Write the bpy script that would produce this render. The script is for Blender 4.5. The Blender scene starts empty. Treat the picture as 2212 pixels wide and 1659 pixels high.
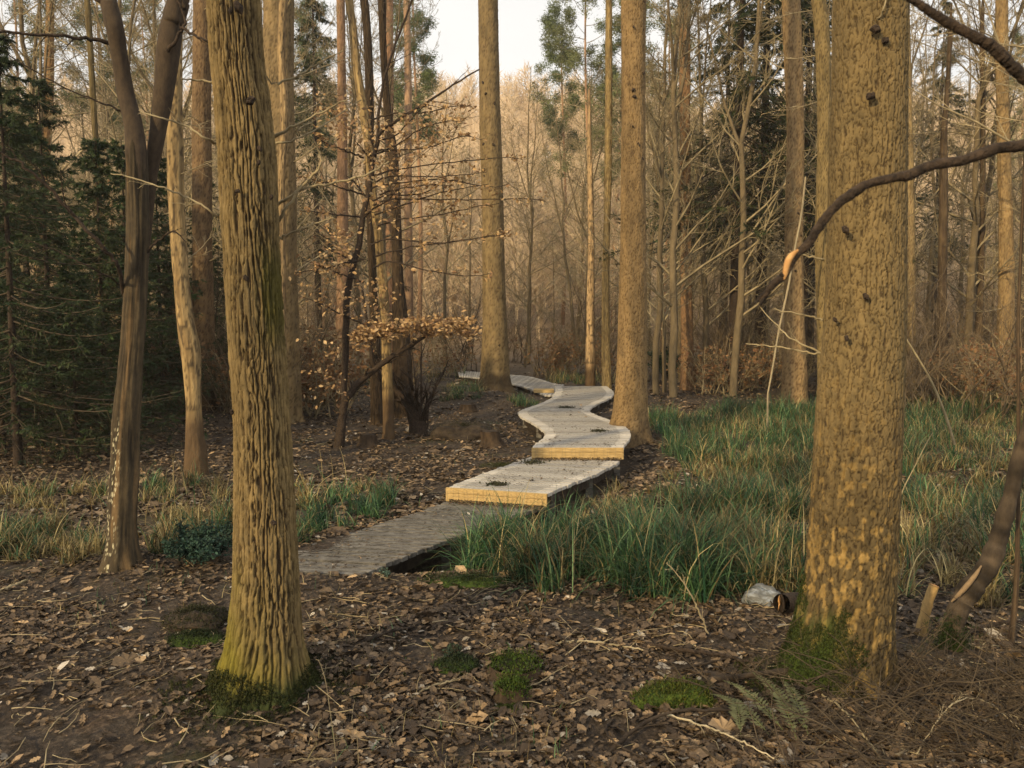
import bpy, math, random
import numpy as np
from mathutils import Vector

# ------------------------------------------------------------------ camera, world, sun, exposure
S = bpy.context.scene
COL = S.collection
CAMZ = 1.9
PITCH = math.atan(129.5 / 1700)
FPX = 1700.0
cd = bpy.data.cameras.new('camera')
cam = bpy.data.objects.new('camera', cd)
COL.objects.link(cam)
cam.location = (0, 0, CAMZ)
cam.rotation_euler = (math.pi / 2 - PITCH, 0, 0)
cd.sensor_width = 36.0
cd.lens = FPX / 2212 * 36
cd.clip_end = 3000
cd.clip_start = 0.05
cd.dof.use_dof = True
cd.dof.focus_distance = 7.0
cd.dof.aperture_fstop = 5.6
S.camera = cam

SUN_EL = math.radians(22)
SUN_AZ = math.radians(219)          # clockwise from +Y: behind the camera, a little to the left
w = bpy.data.worlds.new('World')
S.world = w
w.use_nodes = True
nt = w.node_tree
bg = nt.nodes['Background']
sky = nt.nodes.new('ShaderNodeTexSky')
sky.sky_type = 'NISHITA'
sky.sun_disc = False
sky.sun_elevation = SUN_EL
sky.sun_rotation = SUN_AZ
sky.air_density = 1.0
sky.dust_density = 4.0
sky.ozone_density = 0.6
# a thin bright veil of high cloud over the whole sky
wt = nt.nodes.new('ShaderNodeTexCoord'); wn = nt.nodes.new('ShaderNodeTexNoise'); wn.inputs['Scale'].default_value = 2.2; wn.inputs['Detail'].default_value = 6
wm = nt.nodes.new('ShaderNodeMapping'); wm.inputs['Scale'].default_value = (1, 1, 2.5)
nt.links.new(wt.outputs['Generated'], wm.inputs[0]); nt.links.new(wm.outputs[0], wn.inputs['Vector'])
wr = nt.nodes.new('ShaderNodeMapRange'); wr.inputs[1].default_value = .3; wr.inputs[2].default_value = .7; wr.inputs[3].default_value = .72; wr.inputs[4].default_value = .95
nt.links.new(wn.outputs[0], wr.inputs[0])
wx = nt.nodes.new('ShaderNodeMix'); wx.data_type = 'RGBA'; wx.inputs[7].default_value = (9.6, 9.3, 8.8, 1)
nt.links.new(wr.outputs[0], wx.inputs[0]); nt.links.new(sky.outputs[0], wx.inputs[6]); nt.links.new(wx.outputs[2], bg.inputs[0])
bg.inputs[1].default_value = 0.1

sd = bpy.data.lights.new('sun', 'SUN')
sd.energy = 3.4
sd.angle = math.radians(1.5)
sd.color = (1.0, 0.76, 0.41)
sun = bpy.data.objects.new('sun', sd)
COL.objects.link(sun)
sv = Vector((math.sin(SUN_AZ) * math.cos(SUN_EL), math.cos(SUN_AZ) * math.cos(SUN_EL), math.sin(SUN_EL)))
sun.rotation_euler = sv.to_track_quat('Z', 'Y').to_euler()
sun.location = (-5, -20, 12)

S.view_settings.view_transform = 'Standard'
S.view_settings.look = 'None'
S.view_settings.gamma = 1
S.view_settings.exposure = 0.32
S.view_settings.use_curve_mapping = False
S.cycles.max_bounces = 5
S.cycles.diffuse_bounces = 3
S.cycles.glossy_bounces = 1
S.cycles.transparent_max_bounces = 4
S.cycles.volume_bounces = 0

# ------------------------------------------------------------------ numpy noise
def _h(ix, iy, iz, seed):
    n = (ix.astype(np.int64) * 374761393 + iy.astype(np.int64) * 668265263 + iz.astype(np.int64) * 2147483647 + seed * 1274126177) & 0xffffffff
    n = ((n ^ (n >> 13)) * 1274126177) & 0xffffffff
    n = (n ^ (n >> 16)) * 2246822519 & 0xffffffff
    n = n ^ (n >> 15)
    return (n & 0xffffff) / float(0xffffff)

def vn(x, y, z=None, seed=0):
    x = np.asarray(x, float); y = np.asarray(y, float)
    z = np.zeros_like(x) if z is None else np.asarray(z, float)
    x, y, z = np.broadcast_arrays(x, y, z)
    ix, iy, iz = np.floor(x), np.floor(y), np.floor(z)
    fx, fy, fz = x - ix, y - iy, z - iz
    fx = fx * fx * (3 - 2 * fx); fy = fy * fy * (3 - 2 * fy); fz = fz * fz * (3 - 2 * fz)
    r = 0
    for a in (0, 1):
        for b in (0, 1):
            for c in (0, 1):
                wgt = (fx if a else 1 - fx) * (fy if b else 1 - fy) * (fz if c else 1 - fz)
                r = r + wgt * _h(ix + a, iy + b, iz + c, seed)
    return r * 2 - 1

def fbm(x, y, z=None, seed=0, oc=4):
    r = 0; a = 1; s = 0; f = 1.0
    for k in range(oc):
        r = r + a * vn(np.asarray(x) * f, np.asarray(y) * f, None if z is None else np.asarray(z) * f, seed + k)
        s += a; a *= .5; f *= 2.03
    return r / s

def ss(a, b, x):
    t = np.clip((np.asarray(x, float) - a) / (b - a), 0, 1)
    return t * t * (3 - 2 * t)

def voro(u, v, nu, seed):
    """F2-F1 and a cell id on a sheet that wraps in u after nu cells"""
    iu, iv = np.floor(u), np.floor(v)
    f1 = np.full(u.shape, 9.); f2 = np.full(u.shape, 9.); cid = np.zeros(u.shape)
    for a in (-1, 0, 1):
        for b in (-1, 0, 1):
            cu = iu + a; cv = iv + b
            wu = np.mod(cu, nu)
            px = cu + .1 + .8 * _h(wu, cv, wu * 0, seed); py = cv + .1 + .8 * _h(wu, cv, wu * 0 + 1, seed)
            d = np.sqrt((px - u) ** 2 + (py - v) ** 2)
            hid = _h(wu, cv, wu * 0 + 2, seed)
            new = d < f1
            f2 = np.where(new, f1, np.minimum(f2, d)); cid = np.where(new, hid, cid); f1 = np.where(new, d, f1)
    return f2 - f1, cid

# ------------------------------------------------------------------ ground height, pixel -> place
def sec_right(y):      # x of the right edge of the first two boardwalk sections
    return np.interp(y, [5.5, 6.0, 8.0, 9.9, 12], [-1.5, -1.17, .33, 1.37, 1.5])

def H(x, y):
    x = np.asarray(x, float); y = np.asarray(y, float)
    h = .17 * ss(10, 16, y) + .15 * ss(24, 32, y) + 23 * ss(34, 112, y) * (1 + .12 * fbm(x / 40, y / 40, seed=5, oc=2))
    h = h + .05 * fbm(x / 1.6, y / 1.6, seed=3, oc=3) + .12 * fbm(x / 6, y / 6, seed=9, oc=2) * ss(7, 12, y)
    h = h + .022 * fbm(x / .25, y / .25, seed=12, oc=4) * ss(30, 20, y)
    d = (x - sec_right(y) - .1)
    h = h - .42 * np.exp(-((d + .05) / .42) ** 2) * ss(5.78, 6.08, y) * (.25 * ss(13, 10.5, y) + .75 * ss(8.8, 7.6, y))
    h = h - .07 * ss(6.2, 8.0, y) * ss(13, 10, y) * ss(.8, 1.5, d) * (x < 4.2)
    h = h - .30 * np.exp(-((y - 9.2 + .1 * (x - 5)) / .9) ** 2) * ss(2.2, 4.2, x) * ss(12, 9, x)
    # root mounds
    for (mx, my, ma, ms) in MOUNDS:
        h = h + ma * np.exp(-((x - mx) ** 2 + (y - my) ** 2) / ms ** 2)
    return h
MOUNDS = [(-1.33, 4.1, .10, .45), (1.75, 4.35, .08, .5), (-.45, 17.4, .22, 1.0), (1.95, 12.6, .06, .8), (-3.0, 6.2, .07, .5)]

FW = np.array([0, math.cos(PITCH), -math.sin(PITCH)]); UPV = np.array([0, math.sin(PITCH), math.cos(PITCH)]); RT = np.array([1., 0, 0])
def ray(px, py):
    return FW + RT * ((px - 1106) / FPX) + UPV * ((829.5 - py) / FPX)
def at(px, py, Y):
    d = ray(px, py); return np.array([0, 0, CAMZ]) + d * (Y / d[1])
def plane(px, py, z):
    d = ray(px, py); return np.array([0, 0, CAMZ]) + d * ((z - CAMZ) / d[2])
def gp(px, py):
    z = 0.
    for k in range(12):
        p = plane(px, py, z); z = .5 * z + .5 * float(H(p[0], p[1]))
    p[2] = float(H(p[0], p[1])); return p

# ------------------------------------------------------------------ materials
def nodes_of(name):
    m = bpy.data.materials.new(name); m.use_nodes = True
    n = m.node_tree.nodes; l = m.node_tree.links
    return m, n, l, n['Principled BSDF']

def mat(name, c1, c2, scale=20., stretch=(1, 1, 1), rough=.85, bump=.5, bscale=60., detail=6, vcol=False, c3=None, rnd=0.0, spec=.25, trans=0.0, bdist=.01):
    m, n, l, p = nodes_of(name)
    tc = n.new('ShaderNodeTexCoord'); mp = n.new('ShaderNodeMapping'); mp.inputs['Scale'].default_value = stretch
    l.new(tc.outputs['Object'], mp.inputs[0])
    nz = n.new('ShaderNodeTexNoise'); nz.inputs['Scale'].default_value = scale; nz.inputs['Detail'].default_value = detail; nz.inputs['Roughness'].default_value = .65
    l.new(mp.outputs[0], nz.inputs['Vector'])
    cr = n.new('ShaderNodeValToRGB'); cr.color_ramp.elements[0].position = .36; cr.color_ramp.elements[1].position = .64
    cr.color_ramp.elements[0].color = (*c1, 1); cr.color_ramp.elements[1].color = (*c2, 1)
    if c3:
        e = cr.color_ramp.elements.new(.5); e.color = (*c3, 1)
    l.new(nz.outputs[0], cr.inputs[0]); out = cr.outputs[0]
    if vcol:
        at_ = n.new('ShaderNodeAttribute'); at_.attribute_name = 'Col'
        mx = n.new('ShaderNodeMix'); mx.data_type = 'RGBA'; mx.blend_type = 'MULTIPLY'; mx.inputs[0].default_value = 1
        l.new(at_.outputs['Color'], mx.inputs[6]); l.new(out, mx.inputs[7]); out = mx.outputs[2]
    if rnd:
        oi = n.new('ShaderNodeObjectInfo'); hs = n.new('ShaderNodeHueSaturation')
        mr = n.new('ShaderNodeMapRange'); mr.inputs[3].default_value = 1 - rnd; mr.inputs[4].default_value = 1 + rnd
        l.new(oi.outputs['Random'], mr.inputs[0]); l.new(mr.outputs[0], hs.inputs['Value']); l.new(out, hs.inputs['Color']); out = hs.outputs[0]
    l.new(out, p.inputs['Base Color'])
    p.inputs['Roughness'].default_value = rough
    p.inputs['Specular IOR Level'].default_value = spec
    if bump:
        nb = n.new('ShaderNodeTexNoise'); nb.inputs['Scale'].default_value = bscale; nb.inputs['Detail'].default_value = 5
        l.new(mp.outputs[0], nb.inputs['Vector'])
        b = n.new('ShaderNodeBump'); b.inputs['Strength'].default_value = bump; b.inputs['Distance'].default_value = bdist
        l.new(nb.outputs[0], b.inputs['Height']); l.new(b.outputs[0], p.inputs['Normal'])
    if trans:
        tr = n.new('ShaderNodeBsdfTranslucent'); ms = n.new('ShaderNodeMixShader'); ms.inputs[0].default_value = trans
        l.new(out, tr.inputs[0]); l.new(p.outputs[0], ms.inputs[1]); l.new(tr.outputs[0], ms.inputs[2])
        l.new(ms.outputs[0], n['Material Output'].inputs[0])
    return m

W1 = (1, 1, 1)
M = {}
M['bark_near'] = mat('near bark', (.72, .72, .72), (1.2, 1.17, 1.1), 28, (1, 1, .5), .9, .6, 160, vcol=True, bdist=.006)
M['bark_far'] = mat('far bark', (.75, .75, .75), (1.2, 1.18, 1.12), 9, (1, 1, .35), .9, .8, 26, vcol=True, bdist=.03)
M['bark_dark'] = mat('dark branch bark', (.018, .0125, .009), (.062, .042, .028), 40, (1, 1, 1), .85, .9, 130)
M['bark_twig'] = mat('thicket bark', (.18, .145, .085), (.38, .31, .185), 6, (1, 1, .3), .9, 0, rnd=.35)
M['bark_twig2'] = mat('thicket bark pale', (.26, .215, .13), (.48, .40, .26), 6, (1, 1, .3), .9, 0, rnd=.3)
M['shrub_twig'] = mat('shrub bark', (.07, .052, .033), (.19, .14, .085), 6, (1, 1, .3), .9, 0, rnd=.4)
M['twig_pale'] = mat('pale twigs', (.21, .17, .10), (.38, .31, .18), 10, W1, .8, 0)
M['twig_dark'] = mat('dark twigs', (.038, .028, .019), (.11, .083, .053), 6, W1, .9, 0)
M['far_wood'] = mat('far bare wood', (.48, .37, .25), (.68, .54, .38), .2, W1, .95, 0)
M['leaf'] = mat('leaf', (.8, .8, .8), (1.15, 1.15, 1.15), 30, W1, .75, 0, vcol=True, trans=.25)
M['litter'] = mat('litter leaf', (.75, .75, .75), (1.2, 1.2, 1.2), 60, W1, .7, 0, vcol=True, spec=.35)
M['needle'] = mat('needles', (.8, .8, .8), (1.2, 1.2, 1.2), 2, W1, .7, 0, vcol=True, trans=.15, rnd=.15)
M['grass'] = mat('sedge blade', (.85, .85, .85), (1.15, 1.15, 1.15), 3, W1, .55, 0, vcol=True, trans=.25, spec=.3)
M['moss'] = mat('moss', (.02, .04, .006), (.08, .12, .02), 25, W1, .95, .8, 120, c3=(.04, .065, .01))
M['timber'] = mat('yellow timber', (.33, .22, .085), (.56, .40, .18), 9, (1, 12, 12), .7, .2, 60)
M['deck'] = mat('weathered deck', (.33, .305, .265), (.58, .55, .50), 14, (1, 8, 8), .7, .35, 60, rnd=.2)
M['deck_dirty'] = mat('dirty deck', (.06, .054, .046), (.22, .205, .18), 9, (1, 2, 2), .75, .4, 60, rnd=.15)
M['dark_wood'] = mat('dark wood', (.018, .013, .010), (.06, .044, .03), 14, (1, 1, 1), .85, .3, 50)
M['wire'] = mat('wire', (.10, .095, .085), (.19, .18, .16), 30, W1, .5, 0, spec=.5)
M['cutwood'] = mat('bare wood', (.36, .18, .06), (.58, .34, .14), 30, (1, 1, 1), .7, .3, 60)
M['stone'] = mat('stone', (.10, .105, .105), (.30, .33, .37), 16, (1, 1, 2.5), .6, .8, 40, c3=(.16, .165, .165))
M['bush'] = mat('needle bush', (.8, .8, .8), (1.2, 1.2, 1.2), 5, W1, .8, 0, vcol=True)

# ground
m, n, l, p = nodes_of('forest floor')
tc = n.new('ShaderNodeTexCoord')
def noise(sc, det=6, ro=.6):
    q = n.new('ShaderNodeTexNoise'); q.inputs['Scale'].default_value = sc; q.inputs['Detail'].default_value = det; q.inputs['Roughness'].default_value = ro
    l.new(tc.outputs['Object'], q.inputs['Vector']); return q
def ramp(src, stops):
    r = n.new('ShaderNodeValToRGB')
    while len(r.color_ramp.elements) < len(stops): r.color_ramp.elements.new(.5)
    for e, (q, c) in zip(r.color_ramp.elements, stops): e.position = q; e.color = (*c, 1)
    l.new(src.outputs[0], r.inputs[0]); return r
a1 = ramp(noise(28, 8, .7), [(.3, (.020, .015, .011)), (.5, (.055, .042, .031)), (.62, (.115, .088, .064)), (.75, (.24, .20, .155))])
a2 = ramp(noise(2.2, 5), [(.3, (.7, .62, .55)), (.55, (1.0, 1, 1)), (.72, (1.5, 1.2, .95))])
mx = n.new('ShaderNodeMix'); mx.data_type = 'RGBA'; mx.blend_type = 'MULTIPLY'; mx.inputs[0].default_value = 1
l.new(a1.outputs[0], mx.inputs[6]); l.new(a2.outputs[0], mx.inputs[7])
ms_ = ramp(noise(1.1, 7, .7), [(.56, (0, 0, 0)), (.66, (.7, .7, .7))])
mg = n.new('ShaderNodeMix'); mg.data_type = 'RGBA'
l.new(ms_.outputs[0], mg.inputs[0]); l.new(mx.outputs[2], mg.inputs[6]); mg.inputs[7].default_value = (.038, .045, .016, 1)
# beyond the near wood the floor is tan leaf litter on the hill
sx = n.new('ShaderNodeSeparateXYZ'); l.new(tc.outputs['Object'], sx.inputs[0])
mr = n.new('ShaderNodeMapRange'); mr.inputs[1].default_value = 26; mr.inputs[2].default_value = 48; l.new(sx.outputs[1], mr.inputs[0])
mh = n.new('ShaderNodeMix'); mh.data_type = 'RGBA'; l.new(mr.outputs[0], mh.inputs[0]); l.new(mg.outputs[2], mh.inputs[6])
a3 = ramp(noise(.5, 8, .8), [(.35, (.32, .23, .145)), (.65, (.52, .40, .27))]); l.new(a3.outputs[0], mh.inputs[7])
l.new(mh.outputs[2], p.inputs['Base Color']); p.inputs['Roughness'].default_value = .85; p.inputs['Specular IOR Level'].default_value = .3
bn = n.new('ShaderNodeBump'); bn.inputs['Strength'].default_value = 1; bn.inputs['Distance'].default_value = .03
l.new(noise(38, 8, .7).outputs[0], bn.inputs['Height']); l.new(bn.outputs[0], p.inputs['Normal'])
M['floor'] = m

# ------------------------------------------------------------------ mesh builder
class MB:
    def __init__(s): s.v = []; s.q = []; s.t = []; s.c = []; s.n = 0
    def add(s, v, quads=None, tris=None, col=(1, 1, 1)):
        v = np.asarray(v, np.float32).reshape(-1, 3)
        c = np.asarray(col, np.float32)
        c = np.broadcast_to(c, (len(v), 3)) if c.ndim == 1 else c.reshape(-1, 3)
        s.v.append(v); s.c.append(c)
        if quads is not None and len(quads): s.q.append(np.asarray(quads, np.int64).reshape(-1, 4) + s.n)
        if tris is not None and len(tris): s.t.append(np.asarray(tris, np.int64).reshape(-1, 3) + s.n)
        s.n += len(v); return s
    def mesh(s, name, material, origin=(0, 0, 0), smooth=True):
        v = np.concatenate(s.v) - np.asarray(origin, np.float32); c = np.concatenate(s.c)
        q = np.concatenate(s.q) if s.q else np.zeros((0, 4), np.int64)
        t = np.concatenate(s.t) if s.t else np.zeros((0, 3), np.int64)
        me = bpy.data.meshes.new(name)
        me.vertices.add(len(v)); me.vertices.foreach_set('co', v.astype(np.float32).ravel())
        li = np.concatenate([q.ravel(), t.ravel()]).astype(np.int32)
        me.loops.add(len(li)); me.loops.foreach_set('vertex_index', li)
        np_ = len(q) + len(t); me.polygons.add(np_)
        st = np.concatenate([np.arange(len(q)) * 4, len(q) * 4 + np.arange(len(t)) * 3]).astype(np.int32)
        me.polygons.foreach_set('loop_start', st)
        me.polygons.foreach_set('use_smooth', np.full(np_, smooth))
        me.update(calc_edges=True)
        ca = me.color_attributes.new('Col', 'FLOAT_COLOR', 'POINT')
        ca.data.foreach_set('color', np.concatenate([c, np.ones((len(c), 1), np.float32)], 1).astype(np.float32).ravel())
        me.materials.append(material)
        return me
    def build(s, name, material, parent=None, origin=None, smooth=True, kind=None, label=None, cat=None, group=None):
        if parent is not None: origin = tuple(parent.location)
        if origin is None: origin = (0, 0, 0)
        o = bpy.data.objects.new(name, s.mesh(name, material, origin, smooth)); COL.objects.link(o)
        if parent is not None: o.parent = parent
        else: o.location = origin
        tag(o, label, cat, group, kind); return o

def tag(o, label=None, cat=None, group=None, kind=None):
    if label: o['label'] = label
    if cat: o['category'] = cat
    if group: o['group'] = group
    if kind: o['kind'] = kind
    return o
def thing(name, label, cat, loc, group=None):
    o = bpy.data.objects.new(name, None); COL.objects.link(o); o.location = tuple(float(q) for q in loc)
    o.empty_display_size = .1
    return tag(o, label, cat, group)
def copy_thing(root, loc, rz=0, scale=1, label=None, group=None, tilt=(0, 0)):
    r = root.copy(); COL.objects.link(r); r.location = tuple(float(q) for q in loc); r.rotation_euler = (tilt[0], tilt[1], rz)
    r.scale = (scale, scale, scale) if not hasattr(scale, '__len__') else scale
    if label: r['label'] = label
    if group: r['group'] = group
    for ch in list(root.children):
        c = ch.copy(); COL.objects.link(c); c.parent = r
        for g in list(ch.children):
            d = g.copy(); COL.objects.link(d); d.parent = c
    return r

def tubes(mb, P, R, sides=4, col=(1, 1, 1)):
    """P (B,N,3) polylines, R (B,N) radii"""
    P = np.asarray(P, float); R = np.asarray(R, float)
    if P.ndim == 2: P = P[None]; R = R[None]
    B, N, _ = P.shape
    T = np.gradient(P, axis=1); T /= np.linalg.norm(T, axis=2, keepdims=True) + 1e-9
    mean = T.mean(1); ref = np.where(np.abs(mean[:, 2:3]) > .8, np.array([[1., 0, 0]]), np.array([[0, 0, 1.]]))[:, None, :]
    A = np.cross(T, ref); A /= np.linalg.norm(A, axis=2, keepdims=True) + 1e-9
    Bn = np.cross(T, A)
    th = np.arange(sides) * 2 * math.pi / sides
    V = P[:, :, None, :] + R[:, :, None, None] * (A[:, :, None, :] * np.cos(th)[None, None, :, None] + Bn[:, :, None, :] * np.sin(th)[None, None, :, None])
    i = np.arange(N - 1)[:, None]; j = np.arange(sides)[None, :]; j2 = (j + 1) % sides
    q = np.stack([i * sides + j, i * sides + j2, (i + 1) * sides + j2, (i + 1) * sides + j], -1).reshape(-1, 4)
    Q = (np.arange(B)[:, None, None] * N * sides + q[None]).reshape(-1, 4)
    c = np.asarray(col, float)
    if c.ndim == 2: c = np.repeat(c, N * sides, 0)
    mb.add(V.reshape(-1, 3), quads=Q, col=c)

def grow(P, R, rng, n, t0, t1, lf, ang, wob, up, npts, rf=.55, tip=.25, flat=0, lmin=0):
    B, N, _ = P.shape
    t = (t0 + (t1 - t0) * (np.arange(n)[None] + rng.uniform(0, 1, (B, n))) / n)
    k = t * (N - 1); i = np.minimum(k.astype(int), N - 2); f = (k - i)[..., None]
    b = np.arange(B)[:, None]
    pos = P[b, i] * (1 - f) + P[b, i + 1] * f
    tan = P[b, i + 1] - P[b, i]; tan /= np.linalg.norm(tan, axis=2, keepdims=True) + 1e-9
    r0 = R[b, i] * (1 - f[..., 0]) + R[b, i + 1] * f[..., 0]
    rv = rng.normal(size=(B, n, 3)); rv[..., 2] *= (1 - flat)
    per = rv - (rv * tan).sum(-1, keepdims=True) * tan; per /= np.linalg.norm(per, axis=2, keepdims=True) + 1e-9
    a = np.radians(ang) * rng.uniform(.7, 1.25, (B, n, 1))
    d = tan * np.cos(a) + per * np.sin(a)
    L0 = np.linalg.norm(np.diff(P, axis=1), axis=2).sum(1)[:, None]
    L = np.maximum(lf * L0 * (1.05 - .75 * t), lmin) * rng.uniform(.5, 1.25, (B, n))
    pts = [pos.reshape(-1, 3)]; d = d.reshape(-1, 3); L = L.reshape(-1, 1)
    for s in range(npts - 1):
        d = d + wob * rng.normal(size=d.shape) + np.array([0, 0, up]); d /= np.linalg.norm(d, axis=1, keepdims=True) + 1e-9
        pts.append(pts[-1] + d * L / (npts - 1))
    PP = np.stack(pts, 1)
    RR = (r0.reshape(-1, 1) * rf) * np.linspace(1, tip, npts)[None]
    return PP, np.maximum(RR, .0007)

def spline(pts, n):
    pts = np.asarray(pts, float); N = len(pts)
    t = np.linspace(0, N - 1, n); i = np.minimum(t.astype(int), N - 2); f = (t - i)[:, None]
    g = lambda k: pts[np.clip(k, 0, N - 1)]
    p0, p1, p2, p3 = g(i - 1), g(i), g(i + 1), g(i + 2)
    return .5 * (2 * p1 + (p2 - p0) * f + (2 * p0 - 5 * p1 + 4 * p2 - p3) * f ** 2 + (-p0 + 3 * p1 - 3 * p2 + p3) * f ** 3)

def rotm(a, b, c):
    ca, sa, cb, sb, cc, sc = np.cos(a), np.sin(a), np.cos(b), np.sin(b), np.cos(c), np.sin(c)
    Rz = np.stack([np.stack([cc, -sc, 0 * c], -1), np.stack([sc, cc, 0 * c], -1), np.stack([0 * c, 0 * c, 1 + 0 * c], -1)], -2)
    Ry = np.stack([np.stack([cb, 0 * b, sb], -1), np.stack([0 * b, 1 + 0 * b, 0 * b], -1), np.stack([-sb, 0 * b, cb], -1)], -2)
    Rx = np.stack([np.stack([1 + 0 * a, 0 * a, 0 * a], -1), np.stack([0 * a, ca, -sa], -1), np.stack([0 * a, sa, ca], -1)], -2)
    return Rz @ Ry @ Rx

def scatter(mb, tv, tt, pos, rot, sc, col):
    tv = np.asarray(tv, float); tt = np.asarray(tt)
    B = len(pos)
    sc = np.asarray(sc, float); sc = sc[:, None, None] if sc.ndim == 1 else sc[:, None, :]
    V = np.einsum('bij,bvj->bvi', rot, tv[None] * sc) + pos[:, None]
    Tt = (np.arange(B)[:, None, None] * len(tv) + tt[None]).reshape(-1, 3)
    mb.add(V.reshape(-1, 3), tris=Tt, col=np.repeat(np.broadcast_to(col, (B, 3)), len(tv), 0))

# leaf shapes
def oak_leaf():
    o = [(0, 0)]
    ys = [.12, .25, .36, .5, .62, .76, .88]; xs = [.10, .24, .14, .32, .18, .26, .12]
    pts = [(0, 0)] + list(zip(xs, ys)) + [(0, 1)] + [(-x * .93, y) for x, y in list(zip(xs, ys))[::-1]]
    v = [(0, .5, -.04)] + [(x, y, .10 * abs(x) + .10 * math.sin(y * 3 + x * 4)) for x, y in pts]
    t = [(0, i, i % len(pts) + 1) for i in range(1, len(pts) + 1)]
    return np.array(v) - np.array([0, .5, 0]), np.array(t)
def oval_leaf():
    v = np.array([(0, 0, 0), (.28, .35, .09), (.24, .7, .07), (0, 1, -.03), (-.24, .7, .07), (-.28, .35, .09)]) - np.array([0, .5, 0])
    return v, np.array([(0, 1, 2), (0, 2, 3), (0, 3, 4), (0, 4, 5)])
OAKV, OAKT = oak_leaf(); OVV, OVT = oval_leaf()
DIAV = np.array([(0, -.5, 0), (.27, .02, .1), (0, .5, 0), (-.27, 0, .08)]); DIAT = np.array([(0, 1, 2), (0, 2, 3)])

# ------------------------------------------------------------------ forest floor (one sheet)
def axis(vals):
    return np.unique(np.concatenate(vals))
ys = axis([np.linspace(-120, -2, 24), np.linspace(-2, 2.4, 14), np.linspace(2.4, 8, 180), np.linspace(8, 14, 100), np.linspace(14, 30, 80), np.linspace(30, 125, 70), np.linspace(125, 700, 20)])
xs = axis([np.linspace(-500, -40, 18), np.linspace(-40, -9, 36), np.linspace(-9, -4, 50), np.linspace(-4, 4, 230), np.linspace(4, 9, 50), np.linspace(9, 40, 36), np.linspace(40, 500, 18)])
X, Y = np.meshgrid(xs, ys); Z = H(X, Y)
g = MB(); nx, ny = len(xs), len(ys)
ii, jj = np.meshgrid(np.arange(nx - 1), np.arange(ny - 1)); a = (jj * nx + ii).ravel()
g.add(np.stack([X, Y, Z], -1), quads=np.stack([a, a + 1, a + nx + 1, a + nx], -1))
g.build('forest_floor', M['floor'], kind='structure')

# ------------------------------------------------------------------ trunks
def ring_trunk(mb, cx, cy, cz, r, nu, disp=None, col=None, lobes=None):
    """stack of horizontal rings; arrays along the height"""
    nv = len(cz); th = np.arange(nu) * 2 * math.pi / nu
    TH, K = np.meshgrid(th, np.arange(nv))
    Rr = r[K] * (1 + (lobes(TH, cz[K]) if lobes is not None else 0))
    d = disp(TH, cz[K], r[K]) if disp is not None else (np.zeros_like(TH), None)
    Rr = Rr + d[0]
    V = np.stack([cx[K] + Rr * np.cos(TH), cy[K] + Rr * np.sin(TH), cz[K]], -1)
    i = np.arange(nv - 1)[:, None]; j = np.arange(nu)[None]; j2 = (j + 1) % nu
    q = np.stack([i * nu + j, i * nu + j2, (i + 1) * nu + j2, (i + 1) * nu + j], -1)
    c = col(TH, cz[K], d[1], V) if col is not None else (1, 1, 1)
    mb.add(V, quads=q, col=c)
    return V

def profile(prof, Y, zb, ztop, nv, lean_keep=.4, rtop=.35):
    """pixel profile (y, xl, xr) at world depth Y -> centre, radius at nv heights from zb to ztop"""
    zz, xx, rr = [], [], []
    for (py, xl, xr) in prof:
        p = at((xl + xr) / 2, py, Y); q = at(xr, py, Y)
        zz.append(p[2]); xx.append(p[0]); rr.append(abs(q[0] - p[0]))
    zz, xx, rr = map(np.array, (zz, xx, rr)); o = np.argsort(zz); zz, xx, rr = zz[o], xx[o], rr[o]
    zf = zz[-1]
    if ztop > zf + .5:
        nf = int(nv * .93)
        z = np.concatenate([np.linspace(zb, zf + .15, nf), np.linspace(zf + .35, ztop, nv - nf)])
    else: z = np.linspace(zb, ztop, nv)
    # smooth interpolation
    f = np.linspace(0, 1, 200); sp = spline(np.stack([zz, xx, rr], 1), 200)
    cx = np.interp(z, sp[:, 0], sp[:, 1]); r = np.interp(z, sp[:, 0], sp[:, 2])
    sl = (xx[-1] - xx[-3]) / (zz[-1] - zz[-3] + 1e-6) * lean_keep
    up = z > zf; cx = np.where(up, xx[-1] + sl * (z - zf), cx)
    r = np.where(up, rr[-1] * (1 - (1 - rtop) * (z - zf) / max(ztop - zf, .1)), r)
    return z, cx, r

def disp_oak(seed, amp=.016, circ=1.05, su=.030, sv=.15):
    """long furrows that wander, meet and split"""
    nr = max(8, round(circ / su))
    def f(th, z, r):
        u = th / (2 * math.pi) * nr
        x, y = np.cos(th), np.sin(th)
        wv = .9 * vn(x * 2.4, y * 2.4, z * 2.6, seed) + .5 * vn(x * 11, y * 11, z * 8, seed + 1) + .28 * vn(x * 20, y * 20, z * 24, seed + 5)
        f1 = np.abs(np.sin(math.pi * (u + wv)))
        f2 = np.abs(np.sin(math.pi * (u * 1 + .5 + 1.3 * vn(x * 3, y * 3, z * 5.5, seed + 2) + .35 * vn(x * 9, y * 9, z * 16, seed + 6))))
        on = ss(-.1, .25, vn(x * 5, y * 5, z * 5, seed + 7))           # a second set of furrows in places
        cr = np.abs(vn(x * 10, y * 10, z * 24, seed + 8) + .25 * vn(x * 30, y * 30, z * 9, seed + 9))
        h = ss(.04, .80, f1) * (1 - on * .75 * ss(.42, .04, f2)) * (.7 + .3 * ss(.0, .10, cr))
        h = h * (.84 + .22 * vn(x * 13, y * 13, z * 7, seed + 10)) + .22 * fbm(x * 26, y * 26, z * 22, seed + 3, 3)
        return amp * (h - .6) + .006 * vn(x * 2, y * 2, z * 1.5, seed + 4), h
    return f
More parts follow.
